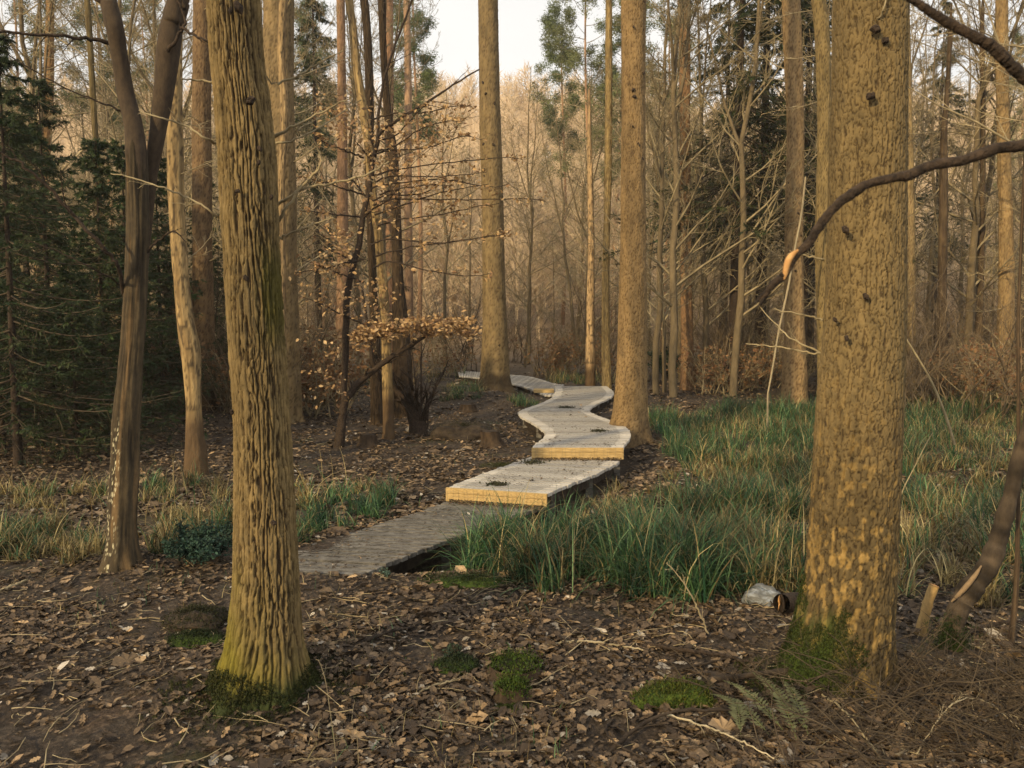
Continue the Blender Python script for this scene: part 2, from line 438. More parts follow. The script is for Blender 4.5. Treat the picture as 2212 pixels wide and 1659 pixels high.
def disp_scaly(seed, amp=.011, circ=1.25, su=.030, sv=.06, low=0.6):
    """upright flaky plates, each column broken at its own heights"""
    nr = max(8, round(circ / su))
    def f(th, z, r):
        u = th / (2 * math.pi) * nr
        x, y = np.cos(th), np.sin(th)
        uu = u + .8 * vn(x * 4, y * 4, z * 6, seed) + .45 * vn(x * 12, y * 12, z * 20, seed + 1) + .25 * vn(x * 30, y * 30, z * 50, seed + 11)
        col = np.floor(uu); ph = _h(np.mod(col, nr), col * 0, col * 0, seed)
        f1 = np.abs(np.sin(math.pi * uu))
        vv = z / sv + ph * 7 + .9 * vn(x * 8, y * 8, z * 10, seed + 2) + .4 * vn(x * 26, y * 26, z * 30, seed + 12)
        f2 = np.abs(np.sin(math.pi * vv)); pid = _h(np.mod(col, nr), np.floor(vv), col * 0 + 3, seed)
        h = np.minimum(ss(.0, .42, f1), .25 + .75 * ss(.0, .34, f2)) * (.62 + .45 * pid) + .30 * fbm(x * 22, y * 22, z * 26, seed + 3, 3)
        lumps = .9 * fbm(x * 8, y * 8, z * 8, seed + 5, 4)
        return amp * (h - .5 + lumps * ss(1.7, .5, z)) + .008 * vn(x * 2, y * 2, z * 1.5, seed + 4), h
    return f
def disp_smooth(seed, amp=.004):
    def f(th, z, r):
        x, y = np.cos(th), np.sin(th)
        h = .5 + .5 * fbm(x * 4, y * 4, z * 3, seed, 3)
        return amp * (h - .5) * 2 + .08 * r * vn(x * 1.2, y * 1.2, z * 2.5, seed + 2), h
    return f

def bcol(ridge, fiss, seed, extra=None):
    ridge = np.array(ridge) * [.74, .75, .70]; fiss = np.array(fiss) * [.7, .72, .72]
    def f(th, z, h, V):
        t = ss(.15, .75, h)[..., None]
        c = fiss * (1 - t) + ridge * t
        x, y = np.cos(th), np.sin(th)
        n1 = fbm(x * 2.2, y * 2.2, z * 1.8, seed + 40, 4)[..., None]
        c = c * (1 + .28 * n1)
        if extra: c = extra(c, th, z, h, V)
        return c.reshape(-1, 3)
    return f

def stub(parent, *a):
    m_ = MB(); knot(m_, *a); return m_.build('branch_stub', M['bark_dark'], parent, smooth=False)
def each_bough(name, material, parent, rng, specs, **kw):
    out = []
    for sp_ in specs:
        m_ = MB(); out += boughs(m_, rng, [sp_], **kw); m_.build(name, material, parent)
    return out
def knot(mb, pos, nrm, r, col=(.02, .014, .009)):
    """short snapped branch stub standing off the bark"""
    pos = np.asarray(pos, float); nrm = np.asarray(nrm, float); nrm = nrm / np.linalg.norm(nrm)
    r = r * .8
    k = int(abs(pos[2]) * 997) % 7
    th = np.arange(9) * 2 * math.pi / 9; A = np.cross(nrm, [0, 0, 1.]); A /= np.linalg.norm(A); B_ = np.cross(A, nrm)
    rings = []
    for (o, q) in ((-1.2, 1.5), (.05, 1.15), (.32, .8), (.36, .45)):
        w_ = q * r * (1 + .22 * np.sin(th * 2 + k) + .15 * np.sin(th * 5 + k * 2))
        rings.append(pos + nrm * o * r + A * (w_ * np.cos(th))[:, None] + B_ * (w_ * 1.15 * np.sin(th))[:, None])
    V = np.vstack(rings + [[pos + nrm * r * .15]])
    q_ = [(i * 9 + j, i * 9 + (j + 1) % 9, (i + 1) * 9 + (j + 1) % 9, (i + 1) * 9 + j) for i in range(3) for j in range(9)]
    mb.add(V, quads=q_, tris=[(36, 27 + j, 27 + (j + 1) % 9) for j in range(9)], col=col)

def boughs(mb, rng, specs, twigs=True, tsides=3, n2=7, n3=5, lf=.5, up=.02, rtwig=.5):
    """specs: list of (pts [(px,py,width_px,Y)]) hand placed limbs with twigs; returns twig lines"""
    out = []
    for pts in specs:
        W = np.array([list(at(a, b, Y)) + [wd / 2 / FPX * Y] for (a, b, wd, Y) in pts])
        sp = spline(W, 4 * len(pts) + 4)
        P = sp[:, :3] + .006 * rng.normal(size=sp[:, :3].shape) * np.minimum(1, sp[:, 3:4] / .01); R = np.maximum(sp[:, 3], .0012)
        tubes(mb, P, R, 7)
        if twigs:
            P1, R1 = grow(P[None], R[None], rng, n2, .25, .98, lf * .6, 42, .14, up, 6, rtwig, .3, flat=.3)
            tubes(mb, P1, np.maximum(R1, .0012), 3)
            P2, R2 = grow(P1, R1, rng, n3, .2, .98, .5, 40, .16, up, 4, .6, .4, flat=.3)
            tubes(mb, P2, np.maximum(R2, .0009), tsides)
            out.append(P1); out.append(P2)
    return out

rng = np.random.default_rng(7)
# ---- 1: furrowed oak on the left foreground
OB = gp(570, 1462); OB[0] = at(570, 1462, OB[1])[0]; OY = OB[1]
prof = [(0, 448, 560), (120, 455, 568), (300, 470, 590), (450, 477, 599), (600, 486, 606), (750, 494, 613), (900, 503, 621), (1050, 505, 631), (1200, 505, 641), (1300, 500, 648), (1380, 490, 654), (1430, 480, 660), (1470, 470, 664)]
oak = thing('oak_tree', 'furrowed oak trunk with mossy foot nearest the camera on the left', 'tree', (OB[0], OB[1], OB[2]))
z, cx, r = profile(prof, OY, OB[2] - .25, 10.5, 700)
cy = OY + .02 * np.sin(z); mb = MB()
def mossy_oak(c, th, z, h, V):
    front = np.cos(th + math.pi / 2)          # 1 = towards the camera
    left = -np.cos(th)
    nz = fbm(np.cos(th) * 6, np.sin(th) * 6, z * 6, 71, 4)
    a = np.clip(ss(OB[2] + .75, OB[2] + .12, z + .22 * nz) * (.35 + .5 * left) + ss(OB[2] + .30, OB[2], z + .1 * nz) * .5, 0, .95)[..., None]
    c = c * (1 - a) + np.array([.15, .13, .018]) * a * (.45 + .7 * h[..., None])
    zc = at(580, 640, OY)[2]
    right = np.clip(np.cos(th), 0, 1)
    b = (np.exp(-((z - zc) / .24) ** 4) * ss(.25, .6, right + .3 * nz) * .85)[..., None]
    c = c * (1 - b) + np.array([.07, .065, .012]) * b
    e = np.clip(ss(OB[2] + .10, OB[2] - .02, z + .06 * nz), 0, 1)[..., None]
    return c * (1 - e) + np.array([.03, .04, .012]) * e
def lob(seed, z0, hgt=.16, amt=.5, k=5):
    def f(th, z):
        return np.exp(-np.clip(z - z0, -.3, 9) / hgt) * amt * (.35 + .65 * np.clip(np.sin(th * k / 2 + seed) ** 2 + .3 * np.sin(th * 3 + seed * 2), 0, 1.3))
    return f
OAKVV = ring_trunk(mb, cx, cy, z, r * .95, 260, disp_oak(3, .021), bcol((.265, .19, .092), (.075, .048, .024), 3, mossy_oak), lob(1.2, OB[2], .09, .22, 6))
mb.build('trunk', M['bark_near'], oak)
kb = MB()
for (px, py, s) in [(540, 215, 15), (513, 12, 18), (498, 20, 10), (560, 320, 9), (512, 412, 8), (585, 425, 8), (530, 600, 10), (558, 350, 8), (500, 890, 8), (590, 1130, 10), (640, 1000, 6)]:
    Y0 = OY - .168 * math.sqrt(max(.05, 1 - ((px - np.interp(py, [0, 600, 1200], [504, 546, 573])) / 66) ** 2))
    stub(oak, at(px, py, Y0), (0.1, -1, .1), s / 2 / FPX * OY)
each_bough('branch', M['twig_pale'], oak, rng, [
    [(592, 500, 12, 4.15), (612, 460, 7, 4.1), (655, 400, 6, 4.05), (690, 365, 5, 4.0), (690, 330, 3.5, 4.0), (676, 300, 2.5, 3.95)],
    [(600, 440, 7, 4.15), (650, 410, 6, 4.1), (720, 395, 5, 4.1), (790, 378, 4, 4.0), (840, 350, 3, 4.0)],
    [(588, 300, 8, 4.15), (640, 270, 5, 4.1), (700, 240, 4, 4.1), (760, 210, 2.5, 4.0)],
    [(480, 318, 7, 4.0), (440, 295, 5, 3.9), (400, 272, 4, 3.9), (350, 255, 3.5, 3.8), (300, 240, 2.5, 3.8)],
    [(482, 480, 6, 4.0), (455, 455, 4, 3.9), (410, 430, 4, 3.9), (350, 405, 3.5, 3.8), (290, 385, 3, 3.8), (240, 375, 2, 3.8)],
    [(604, 515, 6, 4.15), (640, 500, 4, 4.1), (690, 480, 3, 4.1), (720, 470, 2, 4.1)],
    [(592, 310, 5, 4.3), (640, 300, 4, 4.3), (700, 270, 3, 4.4), (780, 215, 2, 4.5)],
    [(600, 180, 5, 4.2), (650, 160, 4, 4.2), (700, 130, 3, 4.2), (740, 110, 2, 4.2)],
    [(470, 180, 5, 4.0), (430, 175, 4, 4.0), (390, 170, 3, 3.9)],
], n2=5, n3=3, lf=.45)

# ---- 2: big scaly spruce right foreground
SB = gp(1795, 1440); SY = SB[1]
spruce = thing('spruce_tree', 'thick scaly spruce trunk with green moss on its foot in the right foreground', 'tree', tuple(SB))
prof = [(0, 1808, 1958), (150, 1806, 1957), (300, 1803, 1955), (450, 1800, 1954), (600, 1793, 1952), (750, 1785, 1950), (900, 1773, 1944), (1050, 1764, 1938), (1200, 1752, 1931), (1300, 1738, 1924), (1380, 1720, 1917), (1430, 1705, 1912), (1470, 1690, 1908)]
z, cx, r = profile(prof, SY, SB[2] - .25, 11.5, 760)
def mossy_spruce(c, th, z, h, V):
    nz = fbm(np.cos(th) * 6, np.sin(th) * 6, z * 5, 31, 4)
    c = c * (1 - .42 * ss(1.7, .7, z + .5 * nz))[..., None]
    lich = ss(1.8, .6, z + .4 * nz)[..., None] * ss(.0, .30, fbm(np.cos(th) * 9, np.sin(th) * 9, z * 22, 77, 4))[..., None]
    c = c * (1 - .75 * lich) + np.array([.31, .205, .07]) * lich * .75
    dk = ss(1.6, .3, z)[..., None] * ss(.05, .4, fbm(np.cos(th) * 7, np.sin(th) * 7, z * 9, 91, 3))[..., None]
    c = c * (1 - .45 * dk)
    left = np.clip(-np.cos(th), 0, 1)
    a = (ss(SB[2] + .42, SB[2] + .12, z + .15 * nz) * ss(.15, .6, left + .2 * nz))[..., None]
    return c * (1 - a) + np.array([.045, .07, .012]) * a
mb = MB()
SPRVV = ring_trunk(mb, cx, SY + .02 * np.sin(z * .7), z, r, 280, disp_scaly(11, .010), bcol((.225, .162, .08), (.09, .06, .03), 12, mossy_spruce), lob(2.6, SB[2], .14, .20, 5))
mb.build('trunk', M['bark_near'], spruce)
kb = MB()
for (px, py, s) in [(1883, 205, 14), (1893, 60, 15), (1915, 85, 12), (1828, 495, 13), (1950, 575, 10), (1952, 270, 8), (1805, 690, 8), (1872, 640, 11), (1830, 730, 9)]:
    xc = np.interp(py, [0, 600, 1200], [1883, 1872, 1842]); Y0 = SY - .2 * math.sqrt(max(.03, 1 - ((px - xc) / 80) ** 2))
    stub(spruce, at(px, py, Y0), (.2 if px > 1900 else -.1, -1, .2), s / 2 / FPX * SY)
each_bough('dead_branch', M['twig_pale'], spruce, rng, [
    [(1885, 75, 7, 4.05), (1895, 50, 5, 3.95), (1908, 20, 4, 3.9), (1918, -15, 3, 3.9)],
    [(1780, 765, 5, 4.5), (1740, 760, 4, 4.5), (1680, 750, 3, 4.6), (1610, 742, 2, 4.7)],
    [(1778, 690, 5, 4.5), (1730, 680, 3.5, 4.5), (1670, 668, 2.5, 4.5)],
    [(1782, 560, 5, 4.5), (1740, 552, 4, 4.5), (1700, 548, 2.5, 4.5)],
    [(1780, 765, 5, 4.5), (1735, 745, 4, 4.5), (1690, 715, 3, 4.6), (1640, 660, 2, 4.7)],
], n2=5, n3=3, lf=.45)

def moss_tufts(mb, pts, rng, n, spread, hgt=.012, col=(.06, .10, .014)):
    n = int(n * 1.6); hgt = min(hgt, .011); col = np.array(col) * .6
    """tiny upright moss shoots on a point list"""
    pts = np.asarray(pts); k = rng.integers(0, len(pts), n)
    pos = pts[k] + rng.normal(size=(n, 3)) * spread
    a = rng.uniform(-.9, .9, n); b = rng.uniform(-.9, .9, n); c = rng.uniform(0, 6.28, n)
    tv = np.array([(-.22, 0, 0), (.22, 0, 0), (.1, .2, .6), (0, 0, 1.3)]); tt = np.array([(0, 1, 2), (0, 2, 3)])
    cc = np.array(col) * rng.uniform(.5, 1.7, (n, 1)) * np.stack([rng.uniform(.8, 1.3, n), np.ones(n), rng.uniform(.6, 1.2, n)], 1)
    scatter(mb, tv, tt, pos, rotm(a, b, c), hgt * rng.uniform(.6, 1.5, n), cc)
q = SPRVV.reshape(-1, 3); dx = q[:, 0] - SB[0]; dy = q[:, 1] - SY; nz = fbm(q[:, 0] * 9, q[:, 1] * 9, q[:, 2] * 9, 31, 3)
src = q[(q[:, 2] > SB[2] - .03) & (q[:, 2] < SB[2] + .34 + .3 * nz - .55 * np.clip(dx + .12, 0, 1)) & (dx < .06 + .15 * nz) & (dy < .15)]
g_ = rng.uniform(0, 1, (900, 2)); gx = SB[0] - .22 - .28 * g_[:, 0]; gy = SY - .12 + (g_[:, 1] - .5) * .42
src = np.concatenate([src, np.stack([gx, gy, H(gx, gy) + .015], 1)])
mb = MB(); moss_tufts(mb, src, rng, 16000, .006, .0075, (.038, .055, .010))
mb.build('moss', M['bush'], spruce, kind='stuff')
q = OAKVV.reshape(-1, 3); nz = fbm(q[:, 0] * 9, q[:, 1] * 9, q[:, 2] * 9, 33, 3)
src = q[(q[:, 2] > OB[2] - .03) & (q[:, 2] < OB[2] + .05 + .10 * nz)]
a_ = rng.uniform(0, 6.28, 1600); r_ = .2 + np.abs(rng.normal(size=1600)) * .13; gx = OB[0] + r_ * np.cos(a_) * 1.2; gy = OY + r_ * np.sin(a_)
k = fbm(gx * 4, gy * 4, seed=6, oc=2) > -.1; gx, gy = gx[k], gy[k]
src = np.concatenate([src[::3], np.stack([gx, gy, H(gx, gy) + .004], 1)])
mb = MB(); moss_tufts(mb, src, rng, 15000, .008, .010, (.034, .042, .010))
mb.build('moss', M['bush'], oak, kind='stuff')
# ---- generic medium/far trunks
def simple_tree(name, label, cat, prof, Y, seed, ridge, fiss, disp='scaly', ztop=15, base_py=None, nu=64, nv=260, group=None, knots=0, matn='bark_far', flare=(.15, .22), yl=0., extra=None, dead=0, dlen=.16, dz=(.12, .75), dmat='bark_twig'):
    xb = (prof[-1][1] + prof[-1][2]) / 2
    if base_py is not None: zb = at(xb, base_py, Y)[2]
    else: zb = None
    X0 = at(xb, prof[-1][0], Y)[0]; g0 = float(H(X0, Y))
    b = thing(name, label, cat, (X0, Y, g0), group)
    z, cx, r = profile(prof, Y, g0 - .25, ztop, nv)
    circ = 2 * math.pi * float(np.median(r))
    dd = {'scaly': disp_scaly(seed, amp=.012, circ=circ, su=max(.032, circ / 36), sv=.075), 'oak': disp_oak(seed, .014, circ, max(.036, circ / 26), .2), 'smooth': disp_smooth(seed, .005)}[disp]
    mb = MB()
    ring_trunk(mb, cx, Y + yl * (z - g0) + .04 * np.sin(z * .8 + seed), z, r, nu, dd, bcol(ridge, fiss, seed, extra), lob(seed, g0, flare[0], flare[1], 5))
    mb.build('trunk', M[matn], b)
    if knots:
        kb = MB(); rg = np.random.default_rng(seed)
        for k in range(knots):
            zk = g0 + .6 + rg.uniform(0, 1) * 7; ck = np.interp(zk, z, cx); rk = np.interp(zk, z, r); th = rg.uniform(math.pi * 1.1, math.pi * 1.9)
            stub(b, (ck + rk * math.cos(th), Y + rk * math.sin(th), zk), (math.cos(th), math.sin(th), .15), rk * rg.uniform(.07, .13), (1, 1, 1))
    if dead:
        rg = np.random.default_rng(seed + 500); zz = np.linspace(g0, ztop, 24)
        AP = np.stack([np.interp(zz, z, cx), Y + 0 * zz, zz], 1)[None]; AR = np.interp(zz, z, r)[None]
        P1, R1 = grow(AP, AR * .13, rg, dead, dz[0], dz[1], dlen, 80, .10, .03, 7, .6, .25); 
        P2, R2 = grow(P1, R1, rg, 6, .2, .98, .4, 42, .14, .02, 5, .6, .4); P3, R3 = grow(P2, R2, rg, 4, .2, .98, .5, 40, .16, .02, 3, .7, .5)
        for k in range(dead):
            m_ = MB(); tubes(m_, P1[k:k + 1], R1[k:k + 1], 4); tubes(m_, P2[6 * k:6 * k + 6], np.maximum(R2[6 * k:6 * k + 6], .003), 3); tubes(m_, P3[24 * k:24 * k + 24], np.maximum(R3[24 * k:24 * k + 24], .0025), 3)
            m_.build('dead_branch', M[dmat], b)
    return b, (z, cx, r)

spr_r, spr_f = (.29, .195, .10), (.14, .085, .04)
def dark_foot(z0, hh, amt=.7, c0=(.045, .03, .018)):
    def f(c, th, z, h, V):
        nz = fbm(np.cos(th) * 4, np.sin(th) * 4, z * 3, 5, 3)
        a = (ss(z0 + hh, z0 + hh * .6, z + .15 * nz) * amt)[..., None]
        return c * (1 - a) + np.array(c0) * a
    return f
T10, g10 = simple_tree('spruce_tree', 'tall straight grey-brown spruce the boardwalk bends behind, in the middle', 'tree',
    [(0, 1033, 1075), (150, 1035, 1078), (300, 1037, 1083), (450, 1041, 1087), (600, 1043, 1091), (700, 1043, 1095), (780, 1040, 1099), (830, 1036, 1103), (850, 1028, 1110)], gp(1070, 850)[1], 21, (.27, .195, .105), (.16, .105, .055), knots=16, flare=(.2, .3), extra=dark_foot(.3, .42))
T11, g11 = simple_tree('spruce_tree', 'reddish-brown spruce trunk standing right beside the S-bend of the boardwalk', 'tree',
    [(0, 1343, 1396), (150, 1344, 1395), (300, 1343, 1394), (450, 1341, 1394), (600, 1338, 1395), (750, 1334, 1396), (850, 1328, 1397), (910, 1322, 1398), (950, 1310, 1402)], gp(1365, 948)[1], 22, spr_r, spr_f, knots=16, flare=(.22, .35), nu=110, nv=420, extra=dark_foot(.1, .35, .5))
T12, _ = simple_tree('pine_tree', 'slim orange-brown pine trunk just right of the S-bend spruce', 'tree',
    [(0, 1464, 1491), (100, 1466, 1490), (300, 1469, 1491), (500, 1470, 1493), (700, 1471, 1496), (840, 1469, 1498)], gp(1484, 842)[1], 23, (.36, .215, .12), (.19, .105, .055), knots=10, dead=8, dlen=.09)
T13, _ = simple_tree('spruce_tree', 'pale brown trunk with a leaning white birch sapling in front of it', 'tree',
    [(0, 1690, 1727), (120, 1693, 1731), (300, 1700, 1735), (500, 1697, 1735), (700, 1697, 1737), (810, 1690, 1742)], 17.5, 24, (.36, .245, .13), (.17, .1, .05), knots=8, dead=14, dlen=.12)
T14, _ = simple_tree('spruce_tree', 'olive-brown trunk close against the left side of the big scaly spruce', 'tree',
    [(0, 1752, 1782), (90, 1760, 1790), (300, 1765, 1793), (500, 1763, 1795), (700, 1768, 1800), (880, 1768, 1806)], 13.5, 25, (.26, .19, .09), (.11, .075, .035), knots=6, dead=16, dlen=.11)
T15, _ = simple_tree('spruce_tree', 'slender tan trunk half hidden behind the right side of the big scaly spruce', 'tree',
    [(0, 1948, 1966), (300, 1949, 1970), (500, 1950, 1974), (700, 1952, 1978), (820, 1950, 1980)], 18, 26, (.34, .25, .13), (.2, .12, .06), dead=12, dlen=.13)
T16, _ = simple_tree('spruce_tree', 'pale straight trunk near the right edge behind the upper dark branch', 'tree',
    [(0, 2153, 2176), (200, 2156, 2180), (400, 2157, 2183), (600, 2157, 2187), (800, 2155, 2190)], 18.5, 27, (.36, .25, .13), (.2, .12, .06), knots=6, dead=14, dlen=.12)

# birch on the left, leaning, rough foot
def birchy(c, th, z, h, V):
    k = fbm(np.cos(th) * 3.2, np.sin(th) * 3.2, z * 15, 3, 3); a = ss(.10, .30, k)[..., None]
    k2 = fbm(np.cos(th) * 2, np.sin(th) * 2, z * 3, 13, 3)[..., None]
    c = c * (1 + .35 * k2); c = c * (1 - a * .75) + np.array([.045, .032, .022]) * a * .75
    b = ss(1.0, .6, z)[..., None]
    return c * (1 - b) + np.array([.10, .065, .035]) * b
birch, gb = simple_tree('birch_tree', 'golden birch trunk leaning between the forked beech and the oak, on a ragged dark foot', 'tree',
    [(-200, 372, 402), (0, 368, 398), (130, 364, 394), (300, 361, 394), (450, 363, 397), (600, 372, 405), (700, 381, 418), (760, 390, 430), (850, 400, 432), (920, 401, 437), (985, 400, 446)], 9.6, 31, (.44, .31, .16), (.26, .17, .08), disp='smooth', extra=birchy, matn='bark_far', flare=(.12, .2), dead=10, dlen=.09)
T5, _ = simple_tree('pine_tree', 'reddish pine trunk with a darker foot just left of the oak', 'tree',
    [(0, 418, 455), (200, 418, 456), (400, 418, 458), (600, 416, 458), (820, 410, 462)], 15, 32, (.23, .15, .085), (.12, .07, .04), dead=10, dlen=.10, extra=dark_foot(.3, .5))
T6, _ = simple_tree('pine_tree', 'broad tan pine trunk partly hidden behind the right side of the oak', 'tree',
    [(-10, 568, 632), (200, 572, 634), (400, 578, 640), (600, 580, 642), (840, 580, 648)], 14, 33, (.28, .20, .11), (.15, .10, .05), dead=10, dlen=.10)
T6b, _ = simple_tree('birch_tree', 'thin pale birch stem in front of the tan pine behind the oak', 'tree',
    [(-60, 604, 622), (0, 600, 620), (120, 598, 614), (200, 603, 620), (280, 605, 622), (400, 602, 616), (500, 603, 618), (900, 600, 622)], 11.5, 34, (.44, .31, .17), (.27, .175, .09), disp='smooth', extra=birchy)
T7a, _ = simple_tree('pine_tree', 'pinkish pine trunk left of the golden curved birch', 'tree',
    [(-10, 728, 745), (200, 730, 748), (400, 728, 750), (600, 728, 752), (860, 724, 754)], 21, 35, (.40, .245, .16), (.25, .15, .09), knots=3, dead=8, dlen=.12)
T7b, _ = simple_tree('pine_tree', 'pink-orange pine trunk between two black stems against the sky', 'tree',
    [(-10, 830, 849), (200, 832, 850), (400, 832, 852), (600, 830, 854), (830, 826, 856)], 24, 36, (.44, .26, .17), (.28, .16, .1), knots=3, dead=8, dlen=.12)
T7c, _ = simple_tree('pine_tree', 'slim pink pine trunk with a small green tuft of crown beside it', 'tree',
    [(-10, 872, 885), (200, 874, 889), (400, 874, 890), (600, 874, 892), (820, 872, 894)], 30, 37, (.48, .31, .21), (.33, .2, .13))
T8, g8 = simple_tree('birch_tree', 'golden birch stem curving up among the bronze beech leaves', 'tree',
    [(-120, 742, 762), (0, 746, 764), (60, 755, 772), (150, 764, 781), (220, 773, 792), (300, 785, 804), (400, 795, 812), (490, 806, 824), (560, 812, 832), (700, 822, 842), (880, 826, 850)], 12.5, 38, (.42, .30, .15), (.25, .165, .08), disp='smooth', extra=birchy)
blk, blf = (.075, .05, .032), (.03, .02, .013)
T9a, _ = simple_tree('dark_tree', 'blackish stem rising close behind the golden curved birch', 'tree',
    [(-10, 776, 794), (100, 786, 803), (260, 790, 808), (400, 790, 806), (600, 797, 813), (860, 800, 826)], 14, 39, blk, blf, disp='oak', dead=12, dlen=.13, dmat='twig_dark')
T9b, _ = simple_tree('dark_tree', 'blackish wavy trunk crossed by level twigs right of the beech stem', 'tree',
    [(-10, 815, 832), (140, 822, 836), (250, 830, 846), (340, 840, 860), (420, 844, 865), (600, 848, 872), (700, 848, 884), (830, 850, 892)], 15, 40, blk, blf, disp='oak', dead=14, dlen=.13, dmat='twig_dark')
T17, _ = simple_tree('birch_tree', 'pale peeling birch stem in the thicket midway between the two tall spruces', 'tree',
    [(300, 1268, 1278), (340, 1268, 1280), (500, 1270, 1284), (620, 1268, 1284), (700, 1266, 1284), (830, 1264, 1286)], 21, 41, (.66, .46, .27), (.4, .26, .14), disp='smooth', ztop=8, extra=birchy)
T18, _ = simple_tree('birch_tree', 'split olive stem in the thicket just left of the S-bend spruce', 'tree',
    [(0, 1308, 1322), (350, 1306, 1322), (500, 1304, 1318), (650, 1300, 1316), (830, 1300, 1320)], 20, 42, (.40, .29, .14), (.2, .13, .06), disp='oak', dead=16, dlen=.13)
T19, _ = simple_tree('birch_tree', 'very thin white birch sapling leaning right past the pale brown trunk', 'tree',
    [(300, 1747, 1750), (440, 1734, 1738), (520, 1720, 1724), (620, 1702, 1706), (720, 1680, 1684), (800, 1666, 1670), (850, 1656, 1660)], 12.5, 43, (.50, .42, .30), (.3, .23, .15), disp='smooth', ztop=4.2, nu=16, flare=(.1, .2))
T20, _ = simple_tree('dark_tree', 'dark upright stem in the thicket right of the big spruce with forking twigs', 'tree',
    [(80, 2048, 2058), (200, 2040, 2050), (300, 2030, 2044), (450, 2028, 2046), (620, 2028, 2046), (800, 2024, 2050)], 18, 44, (.13, .09, .055), (.07, .045, .03), disp='smooth', ztop=9, nu=24, dead=16, dlen=.22, dmat='twig_dark')
T21, _ = simple_tree('dark_tree', 'thin dark stem rising left of the pale trunk at the right edge', 'tree',
    [(60, 2118, 2128), (200, 2120, 2130), (300, 2117, 2128), (450, 2114, 2126), (640, 2110, 2124), (800, 2106, 2126)], 20, 45, (.13, .09, .055), (.07, .045, .03), disp='smooth', ztop=10, nu=24, dead=16, dlen=.2, dmat='twig_dark')
T22, _ = simple_tree('pine_tree', 'sunlit orange pine pole behind the dark young spruces on the far left', 'tree',
    [(30, 100, 116), (200, 92, 112), (400, 85, 104), (600, 78, 98), (820, 70, 95)], 19, 46, (.44, .27, .14), (.28, .16, .08), dead=10, dlen=.12)
T23, _ = simple_tree('dark_tree', 'thin olive stem rising between the far-left spruces and the forked beech', 'tree',
    [(-10, 180, 192), (200, 192, 204), (400, 205, 218), (600, 215, 228), (840, 215, 235)], 13, 47, (.20, .15, .07), (.10, .07, .035), disp='smooth', nu=24, dead=16, dlen=.13)

# ---- forked beech, left
BB = gp(262, 1218); BY = BB[1]
beech = thing('forked_beech_tree', 'forked smooth beech with white lichen spots low on its trunk', 'tree', tuple(BB))
def lichen(c, th, z, h, V):
    x, y = np.cos(th), np.sin(th)
    e, cid = voro(th / (2 * math.pi) * 48, z * 24, 48, 5)
    band = ss(1.25, 1.0, z) * ss(.0, .25, vn(x * 3, y * 3, z * 3, 8) + .30) * ss(.3, -.2, x)
    a = (ss(.36, .50, e) * (cid > .42) * np.clip(band * 1.3, 0, 1))[..., None]
    mid = ss(.15, .5, fbm(x * 2, y * 2, z * 1.6, 61, 3))[..., None]
    c = c * (1 - .5 * mid) + np.array([.21, .135, .065]) * .5 * mid
    top = ss(at(0, 480, BY)[2], at(0, 300, BY)[2], z)[..., None]
    c = c * (1 - .55 * top) * (1 + .55 * fbm(x * 3, y * 3, z * 2.2, 66, 4)[..., None])
    return c * (1 - a) + np.array([.50, .46, .32]) * a
mb = MB()
prof = [(262, 281, 301), (290, 276, 309), (325, 270, 318), (400, 270, 322), (500, 272, 324), (600, 268, 322), (700, 262, 318), (800, 252, 310), (900, 242, 306), (1000, 234, 303), (1100, 228, 301), (1160, 226, 301), (1215, 220, 306)]
z, cx, r = profile(prof, BY, BB[2] - .2, at(0, 262, BY)[2], 330)
ring_trunk(mb, cx, BY + 0 * z, z, r * .84, 120, disp_smooth(51, .012), bcol((.10, .075, .048), (.04, .03, .02), 51, lichen), lob(.7, BB[2], .10, .22, 7))
def stem(pp, Yv, ext, nv=120, seed=1, col=((.062, .045, .031), (.045, .032, .024))):
    W = np.array([list(at(a, b, Y)) + [wd / 2 / FPX * Y] for (a, b, wd, Y) in pp]); W = np.vstack([W, W[-1] + ext])
    sp = spline(W, nv); th = 24
    r_ = .74 * sp[:, 3] * (1 + .12 * vn(sp[:, 2] * 3, sp[:, 0], seed=seed))
    tubes(mb, sp[:, :3], r_, th, np.repeat((np.array(col[1]) + (np.array(col[0]) - np.array(col[1])) * (.5 + .5 * fbm(sp[:, 2] * 3, sp[:, 0] * 3, seed=seed))[:, None]), th, 0)[None].reshape(-1, 3) if False else col[0])
stem([(297, 400, 54, BY), (294, 330, 60, BY), (288, 270, 54, BY), (271, 200, 47, BY), (258, 120, 42, BY - .05), (248, 60, 44, BY - .1), (236, 10, 42, BY - .1), (225, -60, 38, BY - .1)], BY, [-.5, -.1, 4.0, -.04])
stem([(296, 700, 20, BY + .16), (308, 600, 26, BY + .16), (318, 480, 30, BY + .16), (326, 380, 36, BY + .16), (340, 290, 46, BY + .14), (356, 180, 54, BY + .12), (366, 90, 58, BY + .1), (376, 20, 50, BY + .1), (388, -60, 46, BY + .1)], BY, [.5, .3, 4.0, -.05])
stem([(385, 60, 26, BY + .1), (400, 10, 24, BY + .1), (420, -60, 22, BY + .1)], BY, [.9, .2, 2.6, -.02], 30)
mb.build('trunk', M['bark_near'], beech)
